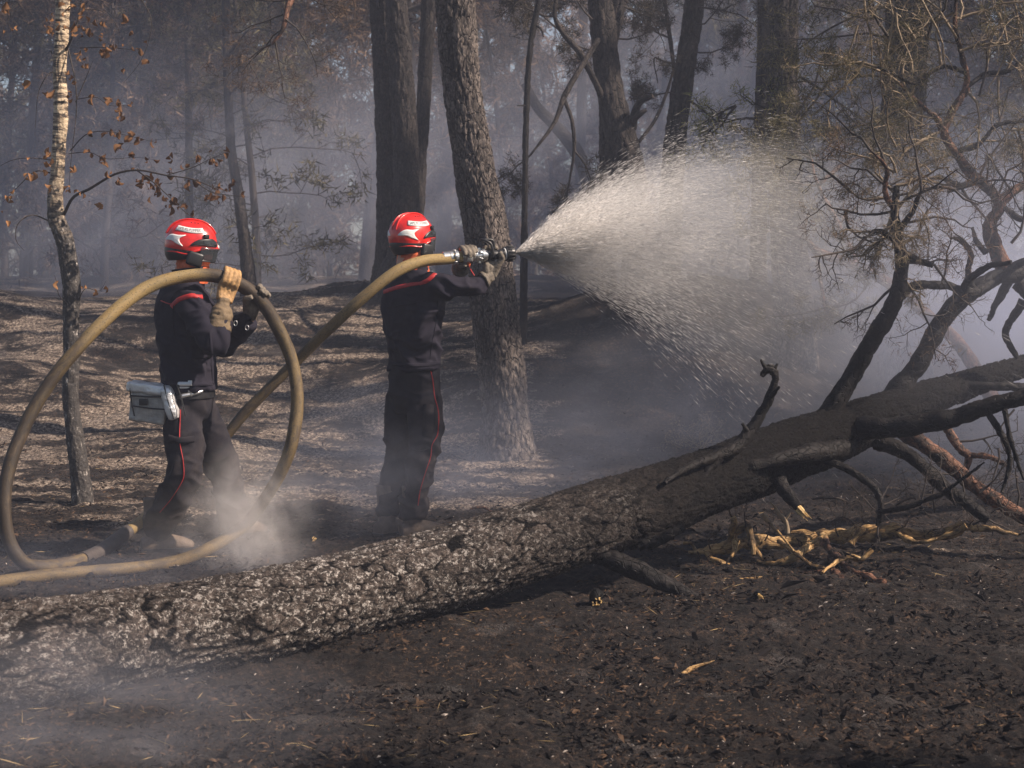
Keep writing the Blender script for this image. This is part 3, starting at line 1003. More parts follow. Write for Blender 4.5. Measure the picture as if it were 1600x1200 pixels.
def dead_branch(label, mats, main, subs, seed, name='dead_branch', twig=None):
    g = PP(main)
    root = thing(name, label, 'branch', (g[:, 0].mean(), g[:, 1].mean(), gz1(g[:, 0].mean(), g[:, 1].mean())))
    rs = np.random.default_rng(seed)

    def one(nm, pl):
        p = resample(PP(pl), .02)
        p[:, 2] = np.maximum(p[:, 2], gz(p[:, 0], p[:, 1]) + p[:, 3] * .3)
        p[:, :3] += np.stack([fbm(p[:, :3] * 14 + seed + 9 * j, 3, seed) for j in range(3)], 1) * .016
        p[:, 3] *= .92 + .5 * fbm(p[:, :3] * 22, 2, seed + 1)
        mb = MB()
        mb.tube(p, n=10, disp=lambda tc, th, s: fbm(tc * np.array([60, 60, 25]), 3, seed) * .007)
        return mb.build(nm, M[mats], root, attrs={'h': np.full(mb.n, .8)})
    main = [tuple(m[:3]) + (m[3] * 1.2,) for m in main]
    subs = [[tuple(m[:3]) + (m[3] * 1.2,) for m in q] for q in subs]
    one('stem', main)
    for k, s in enumerate(subs):
        one('side_branch', s)
    if twig:
        mb, tips = MB(), []
        for (px, py, Y, dx, dy, dz, sc) in twig:
            twigs(mb, P(px, py, Y), np.array([dx, dy, dz], float), .17 * sc, .0055, 2, rs, tips, .32, 4, 4)
        tag(mb.build('twiglets', M[mats], root), kind='stuff')
    return root


dead_branch('long golden barkless branch lying flat under the burnt fallen crown', 'deadwood',
            [(1240, 838, 9.0, .028), (1300, 838, 8.9, .036), (1360, 832, 8.8, .038), (1400, 830, 8.75, .034), (1440, 838, 8.7, .028), (1475, 836, 8.65, .026), (1505, 824, 8.6, .022), (1545, 826, 8.6, .014), (1590, 836, 8.6, .008)],
            [[(1330, 850, 8.7, .022), (1350, 830, 8.7, .02), (1372, 822, 8.7, .016)], [(1400, 830, 8.7, .012), (1430, 845, 8.6, .014), (1465, 842, 8.55, .014), (1510, 822, 8.5, .012)]], 3,
            twig=[(1590, 836, 8.6, .8, 0, .5, 1), (1505, 824, 8.6, .3, -.5, .6, .8), (1360, 832, 8.8, -.3, -.6, .8, 1), (1400, 830, 8.7, .4, -.3, .9, 1), (1440, 838, 8.7, .6, -.6, .3, .8), (1310, 838, 8.8, -.2, -.5, .9, 1)])
dead_branch('golden forked branch with clawed stubs at the left end of the debris', 'deadwood',
            [(1075, 862, 8.4, .010), (1110, 860, 8.45, .022), (1150, 850, 8.5, .030), (1195, 845, 8.55, .034), (1240, 846, 8.6, .032), (1275, 838, 8.65, .026)],
            [[(1143, 852, 8.5, .022), (1146, 830, 8.45, .018), (1144, 808, 8.4, .012)], [(1150, 830, 8.45, .018), (1165, 824, 8.42, .018), (1175, 845, 8.38, .016), (1180, 868, 8.35, .010)],
             [(1150, 845, 8.45, .018), (1150, 862, 8.4, .014), (1142, 868, 8.38, .008)], [(1100, 862, 8.45, .014), (1115, 876, 8.35, .014), (1140, 886, 8.3, .010)],
             [(1085, 858, 8.45, .01), (1078, 846, 8.45, .009), (1066, 848, 8.45, .006)], [(1172, 848, 8.4, .013), (1186, 866, 8.35, .010), (1192, 874, 8.33, .006)]], 5,
            twig=[(1075, 862, 8.4, -.8, 0, .4, 1), (1144, 808, 8.4, -.3, 0, .8, .6), (1110, 858, 8.4, -.4, -.5, .7, 1), (1090, 862, 8.4, -.3, -.8, .2, 1), (1195, 845, 8.5, .2, -.5, .8, .9), (1165, 824, 8.4, .3, -.2, .9, .7), (1240, 846, 8.6, .1, -.6, .6, .9)])
dead_branch('yellowish branch bent in a wide curve in front of the long golden one', 'deadwood',
            [(1182, 876, 8.25, .010), (1215, 880, 8.2, .015), (1245, 868, 8.2, .02), (1270, 850, 8.3, .022), (1290, 840, 8.4, .02)],
            [[(1215, 845, 8.35, .010), (1240, 862, 8.2, .010), (1268, 882, 8.1, .009), (1300, 890, 8.05, .007)], [(1240, 861, 8.2, .007), (1222, 836, 8.2, .006), (1215, 828, 8.2, .004)]], 8)
dead_branch('brown three-legged branch standing on the ground in front of the debris', 'redlimb',
            [(1288, 845, 8.2, .020), (1300, 865, 8.1, .018), (1330, 895, 8.0, .018), (1352, 925, 7.9, .020), (1382, 944, 7.7, .014)],
            [[(1296, 868, 8.1, .013), (1303, 905, 8.0, .014), (1315, 935, 7.85, .015)], [(1300, 905, 8.0, .014), (1275, 898, 8.05, .012), (1250, 906, 8.05, .007)],
             [(1285, 905, 8.0, .008), (1272, 922, 7.95, .006)]], 12, twig=[(1300, 890, 8.05, -.2, 0, -.6, .7)])
dead_branch('short orange-brown forked stick beside the three-legged branch', 'deadwood',
            [(1285, 895, 7.9, .006), (1320, 872, 8.05, .010), (1345, 876, 8.0, .013), (1362, 860, 8.0, .012)], [[(1345, 876, 8.0, .009), (1330, 866, 8.0, .006)]], 14)
dead_branch('grey upright twiggy stick rising behind the clawed branch', 'twig_pale',
            [(1232, 836, 8.7, .014), (1226, 815, 8.7, .012), (1212, 795, 8.7, .009), (1204, 785, 8.7, .005)], [[(1226, 815, 8.7, .008), (1236, 800, 8.7, .004)], [(1190, 805, 8.7, .012), (1205, 822, 8.7, .010), (1215, 832, 8.7, .008)]], 16)
dead_branch('thin brown stick lying on black ground left of the three-legged branch', 'deadwood',
            [(1122, 916, 7.9, .004), (1145, 910, 7.9, .008), (1190, 908, 7.9, .008)], [], 18, name='stick')
dead_branch('orange splinter lying alone on black ground in the lower right', 'deadwood',
            [(1055, 1058, 6.05, .003), (1080, 1044, 6.1, .008), (1118, 1033, 6.2, .003)], [], 20, name='stick')
dead_branch('thin curved twig lying on the ground at lower right', 'twig_pale',
            [(1370, 1096, 5.7, .002), (1400, 1102, 5.66, .003), (1430, 1110, 5.62, .004), (1448, 1100, 5.65, .002)], [[(1420, 1106, 5.64, .003), (1436, 1088, 5.7, .002)]], 22, name='stick')
dead_branch('small reddish twig on the ash between the standing man and the big tree', 'redlimb',
            [(735, 795, 10.1, .004), (755, 792, 10.15, .006), (770, 800, 10.1, .003)], [], 24, name='stick')


def wood_chunk(label, px, py, s, seed):
    q = on_ground(px, py)
    rs = np.random.default_rng(seed)
    root = thing('wood_stub', label, 'wood stub', q)
    mb = MB()
    p = np.array([list(q + [0, .10, -.01]) + [s * .5], list(q + [0, .0, .03 * s / .03]) + [s * .5], list(q + [-.01, -.05, .03]) + [s * .42]])
    mb.tube(resample(p, .01), n=18, disp=lambda tc, th, s_: fbm(tc * 40, 3, seed) * .008)
    mb.build('charred_wood', M['limb'], root)
    mb = MB()
    for k in range(14):
        a = rs.random() * 6.28
        rr = s * .36 * math.sqrt(rs.random())
        c = q + np.array([math.cos(a) * rr, -.05, .03 + math.sin(a) * rr])
        mb.tube(np.array([list(c + [0, .02, 0]) + [s * .12], list(c - [rs.normal() * .004, .012 + .02 * rs.random(), -.004]) + [s * .04]]), n=5)
    mb.build('pale_core', M['wood_cut'], root)


wood_chunk('burnt stub with bright yellow broken wood just below the fallen trunk', 932, 948, .055, 1)
wood_chunk('smaller burnt stub with pale core right of the propping branch', 1185, 940, .035, 2)
wood_chunk('tiny yellow wood stub beside the dust cloud behind the trunk', 492, 850, .03, 3)

# ------------------------------------------------------------------ crowns and standing trees


def pine_crown_mesh(name, H, R, nl, seed, ndl, level=2, blade=.10, bw=.012, k=10, start=0., cone=.7):
    rs = np.random.default_rng(seed)
    mb, tips = MB(), []
    for i in range(nl):
        t = (i + .5) / nl
        z = start + H * t
        a = i * 2.4 + rs.random()
        L = R * (1 - cone * t) * (.75 + .5 * rs.random())
        d = np.array([math.cos(a), math.sin(a), .15 + .5 * t])
        twigs(mb, (0, 0, z), d, L, .022 * (1.3 - t), level, rs, tips, .16, 5, 4, 0.03, spread=.8, ratio=.5, flatz=.5)
    tufts(mb, tips, k, blade, bw, rs, mat=1, back=.12)
    return mb.mesh(name, [M['twig'], M[ndl]])


CROWNS = [pine_crown_mesh('pine_crown', 4.2, 2.0, 22, 1, 'needle_brown', k=16, blade=.12, bw=.016),
          pine_crown_mesh('pine_crown', 3.6, 2.3, 20, 2, 'needle_olive', k=16, blade=.12, bw=.016),
          pine_crown_mesh('pine_crown', 4.5, 1.7, 22, 3, 'needle_dark', k=14, blade=.12, bw=.016)]


def put(name, me, parent, loc, rz=0.0, sc=1.0):
    o = bpy.data.objects.new(name, me)
    COL.objects.link(o)
    o.parent = parent
    o.matrix_parent_inverse = Matrix.Translation(parent.location).inverted()
    o.location = tuple(loc)
    o.rotation_euler = (0, 0, rz)
    o.scale = (sc,) * 3 if not isinstance(sc, tuple) else sc
    return o


def standing(name, label, stems, mat, top, seed, crown=0, group=None, n=64, step=.03, amp=.022, plate=16, limbs=(), csc=1.0, flare=1.45, cat='tree', crown_z=None):
    """stems: [(Y, [(px,py,width)...top to bottom], limbs)]"""
    base = None
    made = []
    for Y, pl in stems:
        q = np.array([list(P(px, py, Y)) + [w / 2 * Y / FPX] for px, py, w in pl])[::-1]    # bottom first
        x0 = q[0, 0]
        g = gz1(x0, Y)
        q = q[q[:, 2] > g + .25]
        r0 = q[0, 3]
        low = np.array([[x0, Y, g - .12, r0 * flare], [x0, Y, g + .10, r0 * (1 + (flare - 1) * .45)]])
        q = np.vstack([low, q])
        d = norm(q[-1, :3] - q[-3, :3])
        rt = q[-1, 3]
        z = q[-1, 2]
        p = q[-1, :3].copy()
        ext = []
        while z < top:
            d = norm(d + np.array([0, 0, .25]))
            p = p + d * .8
            z = p[2]
            ext.append(list(p) + [max(.03, rt * (1 - .75 * (z - q[-1, 2]) / (top - q[-1, 2] + .01)))])
        q = np.vstack([q, ext]) if ext else q
        made.append(q)
        if base is None:
            base = (x0, Y, g)
    root = thing(name, label, cat, base, group)
    for k, q in enumerate(made):
        build_tube('trunk', q, M[mat], root, n=n, step=step, disp=bark_disp(.30, plate, amp, seed + k))
    for L in limbs:
        lm = L[0] if isinstance(L[0], str) else mat
        pl = L[1] if isinstance(L[0], str) else L
        build_tube('limb', PP(pl), M[lm], root, n=12, step=.04, disp=bark_disp(.6, 30, .004, seed + 7))
    if crown is not None:
        e = made[0][-1, :3]
        put('crown', CROWNS[crown], root, (e[0], e[1], (crown_z or (e[2] - 2.6 * csc))), seed * 1.7, csc)
    return root


def twig_part(root, name, starts, L, r, level, kids, mat, nd, ndmat, seed, jit=.22, droop=0., spread=.9, ratio=.6, blade=.08, bw=.008):
    rs2 = np.random.default_rng(seed)
    mb, tips = MB(), []
    for (px, py, Y, dx, dy, dz, sc) in starts:
        twigs(mb, P(px, py, Y), np.array([dx, dy, dz], float), L * sc, r, level, rs2, tips, jit, kids, 4, droop, spread=spread, ratio=ratio)
    if nd:
        tufts(mb, tips, nd, blade, bw, rs2, mat=1, back=.03)
    return tag(mb.build(name, [M[mat], M[ndmat]], root), kind='stuff')


# the big leaning pine right of the nozzle man
lp = standing('large_pine', 'thick leaning pine trunk with deep grey bark standing right behind the nozzle', [(13.2, [(705, -60, 60), (711, 0, 58), (717, 80, 57), (723, 150, 57), (735, 220, 58), (744, 280, 62), (758, 350, 66), (766, 420, 68), (774, 500, 70), (784, 580, 71), (790, 650, 72), (792, 690, 76)])],
         'pine', 10, 21, 1, n=130, step=.020, amp=.020, plate=26, flare=1.5)
build_tube('limb', PP([(705, -60, 13.2, .06), (620, -75, 12.7, .045), (520, -50, 12.2, .035), (455, 0, 11.9, .025), (442, 45, 11.8, .016), (425, 70, 11.8, .007)]), M['redlimb'], lp, n=12, step=.04, disp=bark_disp(.6, 30, .004, 3))
twig_part(lp, 'drooping_twigs', [(455, 0, 11.9, -.9, 0, -.1, 1.1), (450, 20, 11.85, -.9, 0, -.3, 1.2), (442, 45, 11.8, -.6, 0, -.7, 1.1), (446, 30, 11.8, .6, 0, -.7, 1.2), (430, 65, 11.8, .3, 0, -.9, 1), (500, -40, 12.1, -.3, 0, -.9, 1), (470, -15, 12, .5, 0, -.8, 1), (428, 68, 11.8, -.9, 0, -.2, 1.2)],
          .42, .007, 3, 4, 'twig', 2, 'needle_brown', 44, .26, .02, ratio=.58, blade=.05, bw=.004)
# twin stemmed pine
standing('twin_pine', 'dark double-stemmed pine standing behind the nozzle man', [(19.0, [(620, -60, 31.9), (619, 0, 31.9), (624, 80, 34.4), (630, 160, 36.1), (634, 240, 37.8), (634, 320, 40.3), (628, 400, 45.4), (618, 470, 52.1), (612, 510, 55.4)]),
                                                                               (19.25, [(590, -60, 25.2), (592, 0, 25.2), (596, 80, 26.0), (601, 160, 28.6), (605, 240, 31.9), (608, 320, 37.0), (608, 400, 42.0), (606, 470, 48.7)])],
         'pine_black', 12, 31, 2, csc=1.4, n=90, step=.034, amp=.022, plate=20)
standing('slim_pine', 'slim dark pine stem between the double-stemmed pine and the thick leaning one', [(20.0, [(672, -60, 22), (670, 0, 22), (666, 80, 21), (662, 160, 21), (657, 240, 20), (653, 320, 20), (648, 400, 20), (645, 470, 22)])],
         'pine_black', 11, 41, 0, n=40, step=.05, amp=.015, plate=18, csc=.9)
t5 = standing('thin_snag', 'very thin knobbly dead stem just right of the thick leaning pine', [(16.0, [(843, -40, 9), (842, 0, 9), (832, 50, 9), (827, 90, 9), (823, 160, 9), (821, 240, 9), (820, 320, 9), (819, 400, 11), (818, 470, 12), (817, 520, 13)])],
              'limb', 7, 51, None, n=16, step=.04, amp=.008, plate=26, flare=1.2, limbs=[[(838, 40, 16, .012), (846, 46, 16, .010), (849, 58, 16, .005)], [(823, 165, 16, .010), (808, 165, 15.9, .004)]])
t6 = standing('forked_pine', 'dark leaning pine with a forked top behind the spray', [(17.5, [(937, -40, 34), (938, 0, 36), (942, 40, 38), (946, 90, 38), (955, 150, 40), (966, 200, 46), (978, 250, 50), (988, 310, 52), (996, 370, 54), (1003, 430, 58)]),
                                                                                     (17.6, [(980, -60, 16), (972, -10, 20), (962, 25, 24), (952, 60, 26), (950, 90, 24)])],
              'pine_dark', 10, 61, 2, n=56, step=.04, amp=.02, plate=14, csc=1.1, flare=1.3,
              limbs=[[(940, 150, 17.4, .035), (925, 118, 17.2, .033), (906, 82, 17.1, .034), (880, 52, 17, .028), (867, 26, 16.9, .022), (870, -10, 16.9, .02)],
                     [(935, 62, 17.4, .03), (908, 105, 17, .028), (883, 148, 16.9, .03), (866, 192, 16.8, .02), (830, 241, 16.7, .010)],
                     [(882, 156, 16.9, .02), (894, 190, 16.8, .02), (897, 235, 16.8, .017), (889, 288, 16.8, .009)],
                     [(988, 200, 17.5, .05), (991, 180, 17.4, .045), (1000, 160, 17.3, .033), (1020, 150, 17.2, .02)],
                     [(990, 186, 17.4, .04), (1002, 176, 17.3, .03), (1010, 172, 17.3, .016)],
                     [(998, 222, 17.5, .02), (1022, 190, 17.7, .018), (1040, 150, 17.9, .016), (1052, 110, 18, .014)]])
# the second stem of forked pine reaches ground only through its fork: drop none
t7 = standing('dark_pine', 'dark pine leaning right between the forked pine and the bark-lit pine', [(18.5, [(1092, -60, 28), (1086, 0, 29), (1078, 60, 30), (1070, 110, 30), (1061, 170, 31), (1055, 220, 33), (1050, 290, 34), (1046, 360, 36), (1042, 430, 38)])],
              'pine_dark', 10, 71, 0, n=48, step=.04, amp=.018, plate=15,
              limbs=[[(1054, 110, 18.4, .018), (1048, 60, 18.3, .017), (1041, 10, 18.2, .014), (1038, -30, 18.2, .012)], [(1056, 130, 18.4, .022), (1050, 85, 18.3, .02), (1042, 30, 18.3, .018), (1036, -20, 18.2, .016)],
                     [(1056, 100, 18.4, .015), (1036, 96, 18.2, .012), (1022, 90, 18.2, .008), (1028, 130, 18.1, .005)], [(1075, 155, 18.5, .016), (1095, 170, 18.4, .012), (1120, 190, 18.3, .006)]])
t8 = standing('rough_pine', 'pine with rough sunlit bark rising above the spray', [(16.0, [(1224, -60, 42), (1224, 0, 43), (1223, 60, 44), (1222, 120, 46), (1224, 180, 48), (1226, 260, 50), (1230, 340, 52), (1236, 420, 56), (1240, 480, 60)])],
              'pine', 11, 81, 1, n=80, step=.034, amp=.022, plate=20)
standing('thin_dark_pine', 'narrow dark stem touching the left side of the rough sunlit pine', [(20.0, [(1192, -60, 18), (1193, 0, 18), (1192, 80, 18), (1190, 160, 20), (1188, 240, 22), (1186, 330, 24), (1184, 430, 26)])],
         'pine_dark', 11, 91, 2, n=30, step=.06, amp=.012, plate=16)
t9 = standing('broad_pine', 'broad dark pine half hidden behind the twiggy crown at right', [(14.2, [(1418, -60, 62), (1418, 0, 62), (1416, 80, 63), (1412, 160, 64), (1410, 240, 66), (1412, 330, 68), (1414, 420, 72), (1416, 500, 76)])],
              'pine', 10, 101, 0, n=80, step=.034, amp=.022, plate=20)
# hazy trunks at the left
t10 = standing('hazy_pine', 'hazy pine stem behind the left fireman with drooping bare limbs', [(21.5, [(352, -60, 14), (353, 0, 12), (354, 80, 12), (357, 160, 13), (362, 240, 14), (372, 300, 16), (380, 360, 18), (388, 430, 22)])],
               'pine_dark', 9, 111, 0, n=30, step=.06, amp=.01, plate=18, csc=1.5,
               limbs=[[(356, 90, 21.5, .02), (375, 60, 21.3, .017), (395, 45, 21.1, .013), (420, 48, 21, .007)], [(357, 150, 21.5, .018), (380, 130, 21.3, .013), (405, 140, 21.1, .007)]])
twig_part(t10, 'bare_twigs', [(420, 48, 21, .8, 0, -.3, 1), (395, 45, 21.1, .5, 0, .5, 1), (405, 140, 21.1, .7, 0, -.4, 1), (356, 110, 21.4, -.8, 0, .1, 1.2), (358, 180, 21.4, .8, 0, .2, 1), (357, 60, 21.4, -.7, 0, .4, 1.1), (360, 215, 21.4, -.8, 0, .2, .8)],
          .75, .009, 2, 5, 'twig', 8, 'needle_brown', 5)
t11 = standing('hazy_slim_pine', 'slender hazy pine stem above the left fireman helmet', [(23.5, [(292, -60, 10), (292, 0, 10), (294, 90, 10), (295, 200, 11), (296, 300, 12), (297, 430, 14)])],
               'pine_dark', 9.5, 121, 2, n=20, step=.08, amp=.008, plate=20, csc=1.5)
twig_part(t11, 'bare_twigs', [(294, 90, 23.4, -.8, 0, .2, 1.2), (295, 140, 23.4, .8, 0, .2, 1), (295, 180, 23.4, -.8, 0, .3, 1), (296, 230, 23.4, .9, 0, -.1, .9), (293, 50, 23.4, .8, 0, .3, 1.2), (296, 215, 23.4, -.9, 0, 0, 1.2)],
          .85, .009, 2, 5, 'twig', 8, 'needle_dark', 6)
standing('smoky_pine', 'pale smoky trunk seen left of the double-stemmed pine', [(27.0, [(596, 180, 16), (590, 240, 18), (583, 300, 20), (577, 360, 22), (572, 430, 26)])], 'pine_dark', 9, 131, 0, n=20, step=.1, amp=.01, csc=1.7)
standing('smoky_pine', 'pale smoky trunk in the gap right of the double-stemmed pine', [(30.0, [(700, 0, 16), (699, 100, 17), (697, 200, 18), (695, 300, 20), (692, 430, 22)])], 'pine_dark', 11, 141, 2, n=20, step=.1, amp=.01, csc=1.7)
standing('smoky_pine', 'faint orange-lit trunk far behind the bark-lit pine', [(31.0, [(1161, -20, 9), (1160, 30, 9), (1157, 150, 10), (1150, 300, 12), (1148, 420, 14)])], 'redlimb', 11, 151, 1, n=16, step=.1, amp=.006, csc=1.7)
standing('smoky_pine', 'faint straight trunk in the wood left of the birch crown tip', [(33.0, [(213, 0, 10), (212, 200, 11), (212, 430, 12)])], 'pine_dark', 10, 161, 0, n=16, step=.1, amp=.006, csc=1.7)
standing('smoky_pine', 'faint thin trunk in the smoke above the left dune', [(32.0, [(57, 100, 11), (50, 250, 12), (44, 430, 14)])], 'pine_dark', 9, 171, 1, n=16, step=.1, amp=.006, csc=1.7)
standing('smoky_pine', 'faint trunk behind the twisted thin stem in the spray haze', [(27.0, [(912, 0, 14), (908, 200, 15), (905, 430, 18)])], 'pine_dark', 11, 181, 0, n=16, step=.1, amp=.006, csc=1.7)
standing('smoky_pine', 'faint leaning trunk low behind the dark limb left of the forked pine', [(24.0, [(820, 130, 14), (838, 165, 16), (880, 210, 20), (905, 245, 22), (922, 300, 24), (930, 430, 26)])], 'pine_dark', 4.2, 191, None, n=16, step=.1, amp=.006)

# thin twisted branches: hanging spray-lit branch of the rough pine
twig_part(t8, 'hanging_branch', [(1185, 186, 15.5, -.5, 0, .35, 1.0), (1190, 190, 15.4, .3, -.2, -.8, 1.2), (1150, 165, 15.4, -.7, 0, -.1, 1), (1150, 165, 15.4, -.5, 0, -.6, 1), (1130, 175, 15.4, -.6, 0, -.6, 1), (1250, 190, 15.5, -.6, 0, .2, 1), (1205, 215, 15.4, .6, 0, -.5, 1)],
          .55, .014, 2, 6, 'redlimb', 3, 'moss', 9, .3)
twig_part(t9, 'hanging_branch', [(1390, 60, 13.8, -.9, -.1, .1, 1.2), (1390, 120, 13.8, -.9, -.1, -.1, 1.2), (1385, 30, 13.8, -.8, 0, .4, 1.3), (1440, 60, 13.8, .8, 0, .3, 1.2), (1385, 10, 13.8, -.9, 0, -.2, 1.4), (1440, 180, 13.8, .8, 0, .3, 1.3), (1440, 240, 13.8, .9, 0, .0, 1.2), (1390, 180, 13.8, -.9, 0, -.1, 1.2), (1385, 210, 13.8, -.8, 0, -.5, 1.0), (1300, 70, 13.7, -.6, 0, -.6, 1.2), (1300, 120, 13.7, -.6, 0, -.6, 1.2), (1250, 120, 14, .6, 0, -.6, 1.2)],
          .8, .012, 3, 4, 'twig', 4, 'needle_olive', 12, .22, .02, ratio=.58)
twig_part(t7, 'bare_twigs', [(1078, 40, 18.4, .8, 0, .4, 1.2), (1076, 80, 18.4, .9, 0, .0, 1.), (1084, 10, 18.4, .8, 0, -.2, 1.3), (1048, 60, 18.3, -.8, 0, .3, 1), (1040, 20, 18.2, -.8, 0, .1, 1.2), (1060, 150, 18.4, -.9, 0, .1, .8)],
          .7, .012, 3, 4, 'twig', 8, 'needle_dark', 14, .22)
twig_part(t6, 'bare_twigs', [(880, 52, 17, -.6, 0, .6, 1), (867, 26, 16.9, -.9, 0, -.1, .8), (897, 235, 16.8, .5, 0, -.8, .8), (830, 241, 16.7, -.4, 0, -.7, .7), (960, 60, 17.5, .9, 0, -.2, 1.1), (975, 10, 17.5, .9, 0, -.4, 1.2), (925, 30, 17.3, -.9, 0, .3, .9), (889, 288, 16.8, .3, 0, -.9, .6), (940, 80, 17.4, -.9, 0, .2, .6)],
          .65, .011, 3, 4, 'twig', 7, 'needle_dark', 15, .22)


